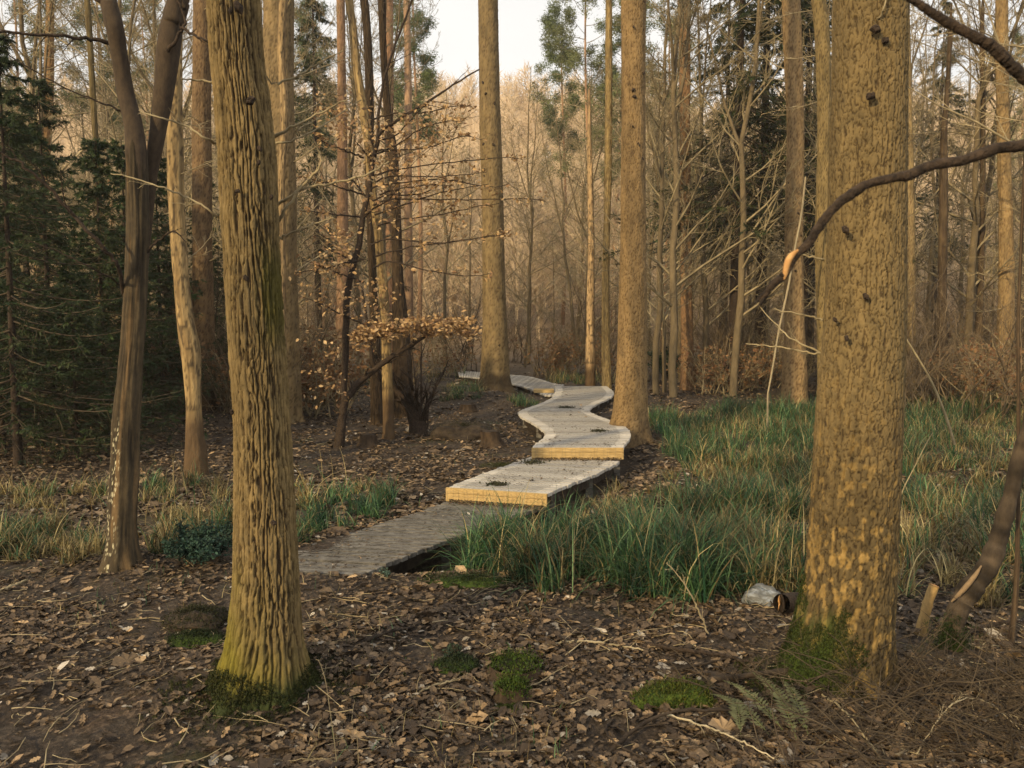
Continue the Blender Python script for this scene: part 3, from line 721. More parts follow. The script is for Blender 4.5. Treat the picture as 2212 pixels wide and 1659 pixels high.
each_bough('branch', M['bark_dark'], beech, rng, [
    [(250, 92, 11, BY), (200, 86, 8, BY - .1), (150, 80, 7, BY - .2), (80, 76, 6, BY - .3), (0, 66, 6, BY - .4), (-80, 50, 4, BY - .5)],
    [(240, 20, 10, BY), (215, 4, 9, BY - .1), (180, -20, 7, BY - .1)],
    [(268, 640, 9, BY), (258, 585, 9, BY - .15), (240, 555, 9, BY - .2), (200, 512, 8, BY - .3), (150, 455, 8, BY - .3), (100, 400, 7, BY - .35), (50, 358, 6, BY - .4), (0, 330, 5, BY - .45), (-60, 310, 4, BY - .5)],
    [(365, 110, 9, BY), (400, 55, 6, BY), (390, 20, 5, BY), (375, -20, 4, BY)],
    [(392, 60, 7, BY), (430, 80, 5, BY - .1), (470, 100, 4, BY - .1)],
    [(300, 560, 7, BY), (330, 530, 5, BY), (372, 500, 3.5, BY), (400, 520, 2, BY)],
    [(270, 620, 4, BY), (200, 580, 3, BY - .3), (130, 545, 3, BY - .4), (60, 520, 2, BY - .5)],
    [(262, 240, 5, BY), (200, 215, 3.5, BY - .1), (120, 180, 3, BY - .2), (20, 120, 2.5, BY - .3)],
], n2=6, n3=5, lf=.4)

# ---- foreground dark branches from a tree outside the frame on the right
def fore_branch(name, label, pts, Y0, Y1, seed, parts=True):
    n_ = len(pts); rg = np.random.default_rng(seed)
    W = np.array([list(at(a, b, Y0 + (Y1 - Y0) * k / (n_ - 1))) + [wd / 2 / FPX * (Y0 + (Y1 - Y0) * k / (n_ - 1))] for k, (a, b, wd) in enumerate(pts)])
    root = thing(name, label, 'branch', W[0][:3])
    sp = spline(W, 110); s = np.arange(110)
    R = sp[:, 3] * (1 + .07 * vn(s * .35, s * 0, seed=seed) + .04 * vn(s * .9, s * 0, seed=seed + 1))
    mb = MB(); tubes(mb, sp[:, :3] + .0006 * rg.normal(size=(110, 3)), R, 14); mb.build('bark', M['bark_dark'], root)
    return root, sp
fb, sp = fore_branch('hanging_branch', 'long bent black branch reaching in from the right with a stripped orange patch', [
    (2330, 290, 24), (2212, 313, 25), (2150, 322, 24), (2085, 345, 23), (2010, 358, 22), (1965, 378, 25), (1940, 382, 21), (1880, 396, 19), (1850, 412, 22), (1812, 440, 19), (1775, 482, 19), (1745, 527, 19), (1715, 556, 17), (1702, 585, 15), (1690, 598, 18), (1668, 616, 16), (1655, 634, 12), (1640, 650, 7)], 1.75, 1.75, 5)
mb = MB()
W = np.array([list(at(a, b, 1.744)) + [wd / 2 / FPX * 1.75] for (a, b, wd) in [(1724, 540, 5), (1712, 550, 12), (1704, 561, 14), (1699, 576, 13), (1696, 592, 11), (1693, 604, 4)]])
s_ = spline(W, 24); tubes(mb, s_[:, :3], s_[:, 3], 10); mb.build('stripped_wood', M['cutwood'], fb)
mb = MB()
for k in range(9):
    a0 = at(1658 + rng.uniform(-6, 6), 628 + rng.uniform(-4, 6), 1.75); a1 = at(1632 + rng.uniform(-8, 10), 656 + rng.uniform(-10, 12), 1.75 + rng.uniform(-.01, .01))
    tubes(mb, np.stack([a0, (a0 + a1) / 2 + .001, a1]), np.array([.0035, .0025, .0006]), 5)
mb.build('splintered_tip', M['dark_wood'], fb)
fore_branch('hanging_branch', 'short black branch slanting across the top right corner', [
    (1900, -60, 12), (1972, 0, 16), (2010, 25, 18), (2050, 50, 20), (2095, 74, 21), (2135, 96, 24), (2155, 112, 26), (2180, 138, 24), (2212, 166, 26), (2300, 230, 28)], 1.75, 1.75, 6)

# ------------------------------------------------------------------ boardwalk
Z1a, Z1b, Z2, Z3, Z4 = .015, .05, .195, .345, .30
bw = thing('boardwalk', 'winding stepped timber boardwalk with wire netting and yellow step fronts', 'boardwalk', (0.4, 8.0, .0))
def zpix(lst, z): return np.array([plane(619.4 + a * .4, 663.6 + b * .4, z) for a, b in lst])
def box(mb, x0, x1, y0, y1, z0, z1, col=(1, 1, 1)):
    v = [(x, y, z) for z in (z0, z1) for (x, y) in ((x0, y0), (x1, y0), (x1, y1), (x0, y1))]
    mb.add(v, quads=[(3, 2, 1, 0), (4, 5, 6, 7), (0, 1, 5, 4), (1, 2, 6, 5), (2, 3, 7, 6), (3, 0, 4, 7)], col=col)
def prism4(mb, q, th):
    """q: 4 top corners ccw; straight down by th; slightly eased top edges"""
    q = np.asarray(q, float); c = q.mean(0); e = .004
    top = q + (c - q) / (np.linalg.norm(c - q, axis=1, keepdims=True)) * e
    mid = q - np.array([0, 0, e]); bot = q - np.array([0, 0, th])
    v = np.vstack([top, mid, bot])
    f = [(0, 1, 2, 3), (11, 10, 9, 8)]
    for k in range(4):
        k2 = (k + 1) % 4; f += [(k + 4, k2 + 4, k2, k), (k + 8, k2 + 8, k2 + 4, k + 4)]
    mb.add(v, quads=f)
def curve_along(pts, n):
    pts = np.asarray(pts, float); s = np.concatenate([[0], np.cumsum(np.linalg.norm(np.diff(pts, axis=0), axis=1))])
    d = spline(pts, 60); sd_ = np.concatenate([[0], np.cumsum(np.linalg.norm(np.diff(d, axis=0), axis=1))]); t = np.linspace(0, sd_[-1], n)
    return np.stack([np.interp(t, sd_, d[:, k]) for k in range(3)], 1)
def section(A, B, nb, matname, rg, post_every=9, net=True, fascia=True, gap=.011):
    """A left edge, B right edge sampled nb+1 times (near to far)"""
    for k in range(nb):
        g_ = gap; dz = rg.normal() * .0022; ov = rg.normal(size=2) * .006
        t0 = g_ / .1; t1 = 1 - g_ / .1
        a0 = A[k] * (1 - t0) + A[k + 1] * t0; a1 = A[k] * (1 - t1) + A[k + 1] * t1
        b0 = B[k] * (1 - t0) + B[k + 1] * t0; b1 = B[k] * (1 - t1) + B[k + 1] * t1
        u = (b0 - a0) / np.linalg.norm(b0 - a0)
        mb = MB(); prism4(mb, np.array([a0 - u * ov[0], b0 + u * ov[1], b1 + u * ov[1], a1 - u * ov[0]]) + np.array([0, 0, dz]), .036)
        mb.build('deck_board', M[matname], bw, smooth=False)
    zdrop = .042
    for E, O in ((A, B), (B, A)):
        inn = (O - E) / np.linalg.norm(O - E, axis=1, keepdims=True)
        P0 = E + inn * .10; P1 = E + inn * .145
        m_ = MB(); n_ = len(E)
        v = np.concatenate([P0 - [0, 0, zdrop], P1 - [0, 0, zdrop], P1 - [0, 0, zdrop + .13], P0 - [0, 0, zdrop + .13]])
        q = []
        for k in range(n_ - 1):
            for s in range(4):
                s2 = (s + 1) % 4; q.append((s * n_ + k, s * n_ + k + 1, s2 * n_ + k + 1, s2 * n_ + k))
        q += [(0, n_, 2 * n_, 3 * n_), (n_ - 1, 4 * n_ - 1, 3 * n_ - 1, 2 * n_ - 1)]
        m_.add(v, quads=q); m_.build('side_bearer', M['dark_wood'], bw, smooth=False)
        for k in range(3, n_ - 1, post_every):
            p = E[k] + inn[k] * .12; gz = float(H(p[0], p[1]))
            m_ = MB(); box(m_, p[0] - .04, p[0] + .04, p[1] - .04, p[1] + .04, gz - .15, p[2] - .045); m_.build('post', M['deck_dirty'], bw, smooth=False)
    if net:
        m_ = MB(); up_ = np.array([0, 0, .0045])
        C = (lambda f: A * (1 - f) + B * f + up_)
        fs = np.linspace(.13, .87, 19)
        for f in fs:
            L = C(f); tubes(m_, L, np.full(len(L), .0011), 3)
        for k in range(len(A) - 1):
            for h_ in (0, .5):
                a0 = (A[k] * (1 - h_) + A[k + 1] * h_); b0 = (B[k] * (1 - h_) + B[k + 1] * h_)
                L = np.array([a0 * (1 - f) + b0 * f for f in (.13, .5, .87)]) + up_; tubes(m_, L, np.full(3, .0011), 3)
        m_.build('wire_netting', M['wire'], bw, kind='stuff')
rg = np.random.default_rng(3)
# section 1
L1 = np.array([plane(530, 1229, Z1a), plane(683, 1172, Z1a), plane(875, 1114, .03), plane(975, 1080, Z1b)])
R1 = np.array([plane(775, 1244, Z1a), plane(880, 1200, Z1a + .01), plane(979, 1160, .03), plane(1080, 1122, .04), plane(1177, 1094, Z1b)])
A1, B1 = curve_along(L1, 27), curve_along(R1, 27)
section(A1, B1, 26, 'deck_dirty', rg, 10, gap=.013)
# section 2
def front(a, b, z): return plane(a, b, z)
rL, rR = plane(967, 1052, Z2), plane(1181, 1066, Z2)
L2 = np.array([rL, plane(1040, 1024, Z2), plane(1100, 1003, Z2), plane(1150, 986, Z2)])
R2 = np.array([rR, plane(1250, 1038, Z2), plane(1300, 1018, Z2), plane(1340, 996, Z2)])
A2, B2 = curve_along(L2, 19), curve_along(R2, 19)
section(A2, B2, 18, 'deck', rg, 8)
# section 3 : x as a function of Y
Lz = [(1325, 752), (1362, 724), (1395, 690), (1385, 665), (1330, 625), (1278, 598), (1250, 575), (1268, 555), (1345, 528), (1410, 500), (1442, 475), (1450, 450), (1448, 430)]
Rz = [(1806, 765), (1838, 730), (1856, 700), (1852, 672), (1832, 648), (1790, 626), (1735, 604), (1665, 578), (1638, 562), (1642, 545), (1680, 520), (1745, 490), (1768, 465), (1755, 447), (1730, 428)]
PL, PR = zpix(Lz, Z3), zpix(Rz, Z3)
Ya, Yb = 9.86, 19.7
yy = np.linspace(Ya, Yb, 96)
def edge(P):
    d = spline(P, 200); o = np.argsort(d[:, 1]); return np.interp(yy, d[o, 1], d[o, 0])
A3 = np.stack([edge(PL), yy, np.full(96, Z3)], 1); B3 = np.stack([edge(PR), yy, np.full(96, Z3)], 1)
section(A3, B3, 95, 'deck', rg, 11)
# section 4, lower again, turning left behind the tall spruce
U4 = zpix([(1500, 418), (1440, 410), (1340, 380), (1270, 369), (1210, 365), (1130, 358), (1050, 351), (980, 346), (920, 345)], Z4)
D4 = zpix([(1455, 476), (1420, 476), (1380, 470), (1340, 451), (1280, 430), (1220, 415), (1150, 403), (1060, 385), (930, 372)], Z4)
A4, B4 = curve_along(D4, 61), curve_along(U4, 61)
section(A4, B4, 60, 'deck', rg, 12)
# risers (two boards each)
def riser(a, b, ztop, zbot, split=.38):
    d = (b - a)[:2]; d = d / np.linalg.norm(d); nrm = np.array([d[1], -d[0]])
    for (z0, z1) in ((ztop - .002, ztop - (ztop - zbot) * split), (ztop - (ztop - zbot) * split - .004, zbot)):
        q = np.array([[a[0] - d[0] * .008, a[1] - d[1] * .008], [b[0] + d[0] * .008, b[1] + d[1] * .008]])
        f = q + nrm * .034; bk = q + nrm * .002
        mb = MB(); v = [(f[0][0], f[0][1], z1), (f[1][0], f[1][1], z1), (bk[1][0], bk[1][1], z1), (bk[0][0], bk[0][1], z1), (f[0][0], f[0][1], z0), (f[1][0], f[1][1], z0), (bk[1][0], bk[1][1], z0), (bk[0][0], bk[0][1], z0)]
        mb.add(v, quads=[(3, 2, 1, 0), (4, 5, 6, 7), (0, 1, 5, 4), (1, 2, 6, 5), (2, 3, 7, 6), (3, 0, 4, 7)])
        mb.build('riser_board', M['timber'], bw, smooth=False)
    m_ = MB()      # netting stapled down over the riser
    for k in range(20):
        f_ = (k + rg.uniform(.1, .9)) / 20; c = a[:2] * (1 - f_) + b[:2] * f_ + nrm * .037
        tubes(m_, np.array([[c[0], c[1], ztop + .003], [c[0] + rg.normal() * .006, c[1] - .002, (ztop + zbot) / 2], [c[0] + rg.normal() * .004, c[1], zbot + .01]]), np.full(3, .0009), 3)
    for f_ in (.3, .62):
        zz = ztop * (1 - f_) + zbot * f_
        L = np.array([[*(a[:2] * (1 - t) + b[:2] * t + nrm * .037), zz + rg.normal() * .003] for t in np.linspace(.02, .98, 14)]); tubes(m_, L, np.full(14, .0008), 3)
    m_.build('wire_netting', M['wire'], bw, kind='stuff')
riser(A2[0], B2[0], Z2, Z1b + .003)
riser(A3[0], B3[0], Z3, Z2 + .003)
mb = MB(); p = A3[-14]; box(mb, p[0] - .50, p[0] - .03, p[1] - .1, p[1] + .34, Z4 + .004, Z4 + .07); mb.build('step_block', M['timber'], bw, smooth=False)

def on_deck(x, y):
    """deck height where the boardwalk covers (x, y), else nan"""
    z = np.full(np.shape(x), np.nan)
    for A, B, zz in ((A1, B1, .05), (A2, B2, Z2), (A3, B3, Z3)):
        xa = np.interp(y, A[:, 1], A[:, 0], np.nan, np.nan); xb = np.interp(y, B[:, 1], B[:, 0], np.nan, np.nan)
        lo, hi = max(A[0, 1], B[0, 1]) - .0, min(A[-1, 1], B[-1, 1])
        if zz == .05:
            za = np.interp(y, A[:, 1], A[:, 2])
        else: za = zz
        ok = (x > xa + .02) & (x < xb - .02) & (y > min(A[0, 1], B[0, 1])) & (y < hi)
        z = np.where(ok, za, z)
    return z

# ------------------------------------------------------------------ leaf litter, dirt, twigs on the floor
LC = np.array([(.046, .031, .019), (.078, .053, .032), (.115, .079, .047), (.155, .106, .060), (.24, .165, .095), (.34, .235, .13), (.24, .21, .17), (.42, .37, .30)])
def litter(n_, x0, x1, y0, y1, size, tv, tt, rng, persp=True, pw=None, keep=None, deck=False):
    y = y0 * (y1 / y0) ** rng.uniform(0, 1, n_) if persp else rng.uniform(y0, y1, n_)
    x = rng.uniform(-1, 1, n_) * (.72 * y + .4)
    k = (x > x0) & (x < x1); x, y = x[k], y[k]
    d = on_deck(x, y)
    if deck: k = ~np.isnan(d)
    else: k = np.isnan(d)
    # clumpy cover
    cl = fbm(x / .5, y / .5, seed=33, oc=3); k &= rng.uniform(0, 1, len(x)) < np.clip(.62 + 1.1 * cl, .08, 1)
    if keep is not None: k &= keep(x, y)
    x, y, d = x[k], y[k], d[k]; n2 = len(x)
    z = (d + .006) if deck else H(x, y) + .004 + np.abs(rng.normal(size=n2)) * .006
    pw = pw if pw is not None else [.26, .27, .21, .13, .07, .025, .03, .005]
    c = LC[rng.choice(8, n2, p=pw)] * rng.uniform(.75, 1.3, (n2, 1))
    s = size * np.exp(rng.normal(size=n2) * .38)
    scatter(mbL, tv, tt, np.stack([x, y, z + .10 * s], 1), rotm(rng.normal(size=n2) * .27, rng.normal(size=n2) * .27, rng.uniform(0, 6.28, n2)), np.stack([s * rng.uniform(.7, 1.2, n2), s, s * rng.uniform(.3, 1.3, n2)], 1), c)
PATHX = lambda y: np.interp(y, [2.5, 4, 5, 6, 6.6], [-3.0, -2.6, -1.9, -1.35, -1.2])
def off_path(x, y):
    d = np.abs(x - PATHX(y)) / .75
    return rng.uniform(0, 1, len(x)) < np.clip(.22 + d * .55, 0, 1)
mbL = MB()
litter(24000, -6, 6, 2.8, 6.2, .046, OAKV, OAKT, rng, keep=off_path)
litter(44000, -6, 6, 2.8, 8, .034, OVV, OVT, rng, keep=off_path)
litter(30000, -6, 6, 2.8, 7, .013, DIAV, DIAT, rng)
litter(150000, -14, 14, 6.5, 20, .055, DIAV, DIAT, rng, pw=[.16, .2, .22, .2, .12, .05, .04, .01])
litter(16000, -20, 20, 18, 34, .11, DIAV, DIAT, rng)
mbL.build('leaf_litter', M['litter'], kind='stuff', smooth=False)
# the few bright oak leaves that lie on top
mbL = MB()
litter(90, -3.4, 3.4, 3.1, 5.2, .075, OAKV, OAKT, rng, pw=[0, 0, 0, .1, .4, .35, .1, .05])
mbL.build('fallen_oak_leaves', M['litter'], kind='stuff', smooth=False)
# dirt on the deck
mbL = MB()
litter(26000, -3, 4, 5.6, 10.2, .022, DIAV, DIAT, rng, deck=True, pw=[.4, .3, .15, .08, .04, .01, .01, .01])
litter(6000, -3, 4, 9.5, 19, .035, DIAV, DIAT, rng, deck=True, pw=[.3, .3, .2, .1, .05, .03, .01, .01])
def band(A, B, z, n_):
    f = rng.uniform(.02, .98, n_); o = np.abs(rng.normal(size=n_)) * .05
    x = A[0] * (1 - f) + B[0] * f; y = A[1] * (1 - f) + B[1] * f - .04 - o
    s = .022 * rng.uniform(.5, 1.4, n_)
    scatter(mbL, DIAV, DIAT, np.stack([x, y, z + .006 + np.maximum(0, .02 - o * .4)], 1), rotm(rng.normal(size=n_) * .6, rng.normal(size=n_) * .6, rng.uniform(0, 6, n_)), s, LC[rng.choice(4, n_)])
band(A2[0], B2[0], Z1b, 1100); band(A3[0], B3[0], Z2, 700)
mbL.build('deck_debris', M['litter'], kind='stuff', smooth=False)
# clods on the deck
for (px, py, s, zz, lab) in [(1222, 881, .12, Z3, 'dark clod of moss on the waist of the boardwalk bend'), (1292, 932, .10, Z3, 'small grass tuft growing on the boardwalk above the upper yellow step'), (1074, 1047, .09, Z2, 'dark clod of leaves just above the lower yellow step'), (1150, 1000, .12, Z2, 'mossy clod lying below the upper yellow step')]:
    p = plane(px, py, zz); n_ = 260
    mb = MB(); q = rng.normal(size=(n_, 3)) * np.array([s * .6, s * .5, s * .13]); q[:, 2] = np.abs(q[:, 2])
    scatter(mb, DIAV, DIAT, q + p, rotm(rng.normal(size=n_), rng.normal(size=n_), rng.uniform(0, 6, n_)), .03 * rng.uniform(.5, 1.4, n_), np.array([.03, .03, .012]) * rng.uniform(.5, 1.8, (n_, 1)))
    mb.build('debris_clod', M['litter'], origin=tuple(p), label=lab, cat='clod', kind='stuff', smooth=False)

# fine twigs lying about (uncountable)
mb = MB(); n_ = 1100
y = 3.0 * (14 / 3.0) ** rng.uniform(0, 1, n_); x = rng.uniform(-1, 1, n_) * (.72 * y + .3)
k = np.isnan(on_deck(x, y)); x, y = x[k], y[k]; n_ = len(x)
a = rng.uniform(0, 6.28, n_); L = rng.uniform(.05, .28, n_)
pts = []
d = np.stack([np.cos(a), np.sin(a)], 1); P = np.stack([x, y], 1)
for s in range(4):
    pts.append(np.concatenate([P, (H(P[:, 0], P[:, 1]) + .012 + rng.uniform(0, .018, n_))[:, None]], 1)); d = d + rng.normal(size=d.shape) * .2; P = P + d * (L / 3)[:, None]
tubes(mb, np.stack(pts, 1), np.outer(rng.uniform(.0015, .004, n_), [1, .9, .7, .4]), 3)
mb.build('twig_litter', M['bark_twig'], kind='stuff')

# ------------------------------------------------------------------ sedge grass
def in_poly(x, y, poly):
    c = np.zeros(len(x), bool); j = len(poly) - 1
    for i in range(len(poly)):
        xi, yi = poly[i][:2]; xj, yj = poly[j][:2]
        m_ = ((yi > y) != (yj > y)) & (x < (xj - xi) * (y - yi) / (yj - yi + 1e-12) + xi); c ^= m_; j = i
    return c
GREEN = np.array([(.036, .092, .036), (.022, .066, .034), (.058, .12, .044), (.115, .195, .085)]); STRAW = np.array([(.27, .215, .09), (.19, .145, .06), (.38, .31, .15), (.13, .09, .04)])
def blades(mb, pos, hgt, rng, wdt, straw, spread=.6, seg=5, tone=1.):
    n_ = len(pos)
    az = rng.uniform(0, 6.28, n_); lean = np.abs(rng.normal(size=n_)) * spread * .42 + .05 + np.where(rng.uniform(0, 1, n_) < .16, rng.uniform(.3, 1.1, n_), 0); droop = rng.uniform(.5, 2.0, n_) * spread
    d = np.stack([np.cos(az), np.sin(az)], 1); side = np.stack([-d[:, 1], d[:, 0], 0 * az], 1)
    # half the blades show their edge differently
    tw = rng.uniform(-.6, .6, n_); side = side * np.cos(tw)[:, None] + np.stack([d[:, 0], d[:, 1], 0 * az], 1) * np.sin(tw)[:, None]
    V = []
    p = pos.copy(); ang = lean
    for s in range(seg + 1):
        f = s / seg; wd = wdt * (1 - f ** 1.6) * .5 + .0004
        V.append(p - side * wd[:, None]); V.append(p + side * wd[:, None])
        a_ = ang + droop * f ** 1.6
        p = p + np.stack([d[:, 0] * np.sin(a_), d[:, 1] * np.sin(a_), np.cos(a_)], 1) * (hgt / seg)[:, None]
    V = np.stack(V, 1); nv = 2 * (seg + 1)
    q = np.array([(2 * s, 2 * s + 1, 2 * s + 3, 2 * s + 2) for s in range(seg)])
    Q = (np.arange(n_)[:, None, None] * nv + q[None]).reshape(-1, 4)
    st = rng.uniform(0, 1, n_) < straw
    c = np.where(st[:, None], STRAW[rng.integers(0, 4, n_)], GREEN[rng.integers(0, 4, n_)]) * rng.uniform(.7, 1.35, (n_, 1)) * np.broadcast_to(tone, (n_,))[:, None]
    mb.add(V.reshape(-1, 3), quads=Q, col=np.repeat(c, nv, 0))
def sedge(mb, polypx, ntuft, nbl, h0, straw, rng, wd=.0095, rad=.09):
    poly = [gp(a, b) for a, b in polypx]; P = np.array(poly)
    x = rng.uniform(P[:, 0].min(), P[:, 0].max(), ntuft * 12); y = rng.uniform(P[:, 1].min(), P[:, 1].max(), ntuft * 12)
    k = in_poly(x, y, poly) & np.isnan(on_deck(x, y)); x, y = x[k][:ntuft], y[k][:ntuft]; nt_ = len(x)
    th = rng.uniform(.6, 1.25, nt_); pn_ = fbm(x / 1.1, y / 1.1, seed=44, oc=2); ts = np.clip(straw * .9 + .75 * np.clip(pn_, -.3, 1) + rng.normal(size=nt_) * .18, .02, .98); th = th * np.clip(1 - .8 * pn_, .45, 1.3)
    i = np.repeat(np.arange(nt_), nbl); n_ = len(i)
    r_ = rad * np.sqrt(rng.uniform(0, 1, n_)); a_ = rng.uniform(0, 6.28, n_)
    bx = x[i] + r_ * np.cos(a_); by = y[i] + r_ * np.sin(a_)
    pos = np.stack([bx, by, H(bx, by) - .01], 1)
    hg = h0 * th[i] * rng.uniform(.4, 1.2, n_)
    blades(mb, pos, hg, rng, wd * rng.uniform(.6, 1.3, n_) * (1 + .02 * by), ts[i], 1.15, tone=rng.uniform(.55, 1.35, nt_)[i])
mb = MB()
sedge(mb, [(985, 1262), (1060, 1205), (1250, 1185), (1500, 1165), (1760, 1150), (1740, 1290), (1500, 1300), (1250, 1285), (1100, 1262)], 135, 95, .47, .30, rng, rad=.11)
sedge(mb, [(955, 1235), (1010, 1180), (1100, 1160), (1080, 1250)], 8, 70, .40, .35, rng)
sedge(mb, [(1480, 1125), (1560, 1040), (1770, 1020), (1770, 1130)], 75, 75, .42, .55, rng)
sedge(mb, [(1410, 960), (1410, 900), (1600, 892), (1790, 895), (1790, 1010), (1600, 1000), (1480, 1000)], 230, 55, .34, .28, rng, .008, .16)
sedge(mb, [(1560, 900), (1800, 890), (1800, 960), (1650, 950)], 60, 40, .36, .7, rng, .008, .16)
sedge(mb, [(1185, 1125), (1330, 1055), (1440, 1060), (1480, 1130), (1300, 1160)], 24, 60, .34, .5, rng)
sedge(mb, [(1440, 1040), (1500, 985), (1775, 985), (1775, 1060), (1560, 1060)], 110, 60, .34, .5, rng)
sedge(mb, [(1940, 1110), (1945, 1000), (2230, 1000), (2230, 1130)], 60, 60, .36, .5, rng)
sedge(mb, [(1935, 1200), (1960, 1100), (2230, 1120), (2230, 1340), (1950, 1330)], 55, 60, .5, .45, rng)
sedge(mb, [(1940, 1010), (1950, 900), (2230, 880), (2230, 1010)], 150, 50, .38, .40, rng, .008, .16)
sedge(mb, [(1940, 900), (1950, 860), (2230, 840), (2230, 900)], 80, 35, .4, .8, rng, .009, .2)
sedge(mb, [(-60, 1225), (-60, 1130), (205, 1130), (212, 1215)], 42, 80, .42, .38, rng)
sedge(mb, [(-60, 1110), (-60, 1070), (230, 1060), (230, 1110)], 22, 50, .3, .8, rng)
sedge(mb, [(310, 1200), (325, 1110), (505, 1100), (505, 1180)], 24, 70, .38, .55, rng)
sedge(mb, [(300, 1090), (330, 1050), (505, 1040), (505, 1080)], 14, 45, .28, .85, rng)
sedge(mb, [(640, 1180), (650, 1090), (830, 1070), (870, 1100), (720, 1150)], 22, 60, .28, .35, rng)
sedge(mb, [(640, 1100), (650, 1040), (800, 1050), (830, 1085)], 10, 40, .24, .8, rng)
sedge(mb, [(960, 868), (960, 835), (1040, 828), (1035, 870)], 26, 55, .32, .15, rng, .008, .14)
sedge(mb, [(1110, 880), (1105, 862), (1160, 868), (1180, 890)], 10, 50, .22, .3, rng, .008, .14)
sedge(mb, [(1180, 830), (1180, 815), (1330, 815), (1330, 832)], 26, 45, .45, .6, rng, .009, .2)
sedge(mb, [(620, 850), (640, 810), (1000, 800), (1000, 830), (800, 850)], 30, 30, .4, .8, rng, .01, .2)
for poly, n_, h_ in [([(985, 1262), (1250, 1180), (1760, 1150), (1740, 1290), (1250, 1285)], 260, .62), ([(1430, 1125), (1560, 1000), (1770, 900), (1770, 1130)], 150, .6), ([(-60, 1225), (-60, 1080), (505, 1060), (505, 1200)], 130, .6), ([(1935, 1200), (1960, 900), (2230, 900), (2230, 1330)], 150, .6), ([(640, 1180), (650, 1040), (830, 1060), (870, 1100)], 40, .5)]:
    Pp = np.array([gp(a_, b_) for a_, b_ in poly]); x = rng.uniform(Pp[:, 0].min(), Pp[:, 0].max(), n_ * 3); y = rng.uniform(Pp[:, 1].min(), Pp[:, 1].max(), n_ * 3)
    k = in_poly(x, y, Pp) & np.isnan(on_deck(x, y)); x, y = x[k][:n_], y[k][:n_]
    blades(mb, np.stack([x, y, H(x, y)], 1), h_ * rng.uniform(.5, 1.3, len(x)), rng, rng.uniform(.004, .008, len(x)), .75, 1.1, 7, tone=1.15)
mb.build('sedge_grass', M['grass'], kind='stuff', smooth=True)
# thin short grass spread over the floor
mb = MB(); n_ = 5200
y = 3.2 * (20 / 3.2) ** rng.uniform(0, 1, n_); x = rng.uniform(-1, 1, n_) * (.72 * y + .3)
k = np.isnan(on_deck(x, y)) & (fbm(x / .9, y / .9, seed=81, oc=2) > .12); x, y = x[k], y[k]
blades(mb, np.stack([x, y, H(x, y)], 1), rng.uniform(.03, .13, len(x)), rng, rng.uniform(.0025, .0045, len(x)), .6, 1., 3)
mb.build('short_grass', M['grass'], kind='stuff')

# single long straw stalk in front of the oak
def stalk(label, pts, Yv, w0, straw=True):
    W = np.array([at(a, b, Yv) for a, b in pts]); g0 = W[0].copy()
    mb = MB(); s_ = spline(W, 20); tubes(mb, s_, np.linspace(w0, w0 * .5, 20), 5)
    mb.build('grass_stalk', M['twig_pale'], origin=tuple(g0), label=label, cat='grass stalk')
stalk('long dry straw stalk bending up right of the oak foot to the bottom edge', [(732, 1690), (722, 1600), (712, 1530), (703, 1470), (690, 1430), (682, 1425)], 3.25, .0022)
stalk('short dry straw stalk at the bottom edge right of the long one', [(775, 1680), (774, 1640), (772, 1600), (770, 1570)], 3.25, .0018)
stalk('dry stem arching from the big scaly spruce down to the right', [(2062, 960), (2040, 890), (2010, 820), (1975, 760), (1955, 728)], 6.2, .012)
stalk('pale cane bending left from the foot of the arching dry stem', [(1935, 1190), (1938, 1110), (1950, 1060), (1975, 1010), (2000, 960), (2015, 935)], 6.2, .006)

# ------------------------------------------------------------------ stumps, stones, mossy lumps, ferns, logs
def lump(name, label, cat, px, py, w_, d_, h_, material, seed, tuft=None, tcol=(.07, .11, .015), tuftn=1500, thh=.014, rough=.25, P=None):
    p = gp(px, py) if P is None else np.array(P)
    nu, nv = 30, 14; th = np.arange(nu) * 2 * math.pi / nu; ph = np.linspace(-.35, math.pi / 2, nv)
    TH, PH = np.meshgrid(th, ph); x = np.cos(TH) * np.cos(PH); y = np.sin(TH) * np.cos(PH); z_ = np.sin(PH)
    f = 1 + rough * fbm(x * 2 + seed, y * 2, z_ * 2, seed, 4)
    V = np.stack([p[0] + x * f * w_, p[1] + y * f * d_, p[2] + z_ * f * h_], -1)
    i = np.arange(nv - 1)[:, None]; j = np.arange(nu)[None]; j2 = (j + 1) % nu
    mb = MB(); mb.add(V, quads=np.stack([i * nu + j, i * nu + j2, (i + 1) * nu + j2, (i + 1) * nu + j], -1))
    root = thing(name, label, cat, p)
    mb.build('body', material, root)
    if tuft:
        t = MB(); src = V.reshape(-1, 3); src = src[src[:, 2] > p[2]]
        moss_tufts(t, src, rng, tuftn, w_ * .06, thh, tcol); t.build('moss', M['bush'], root, kind='stuff')
    return root
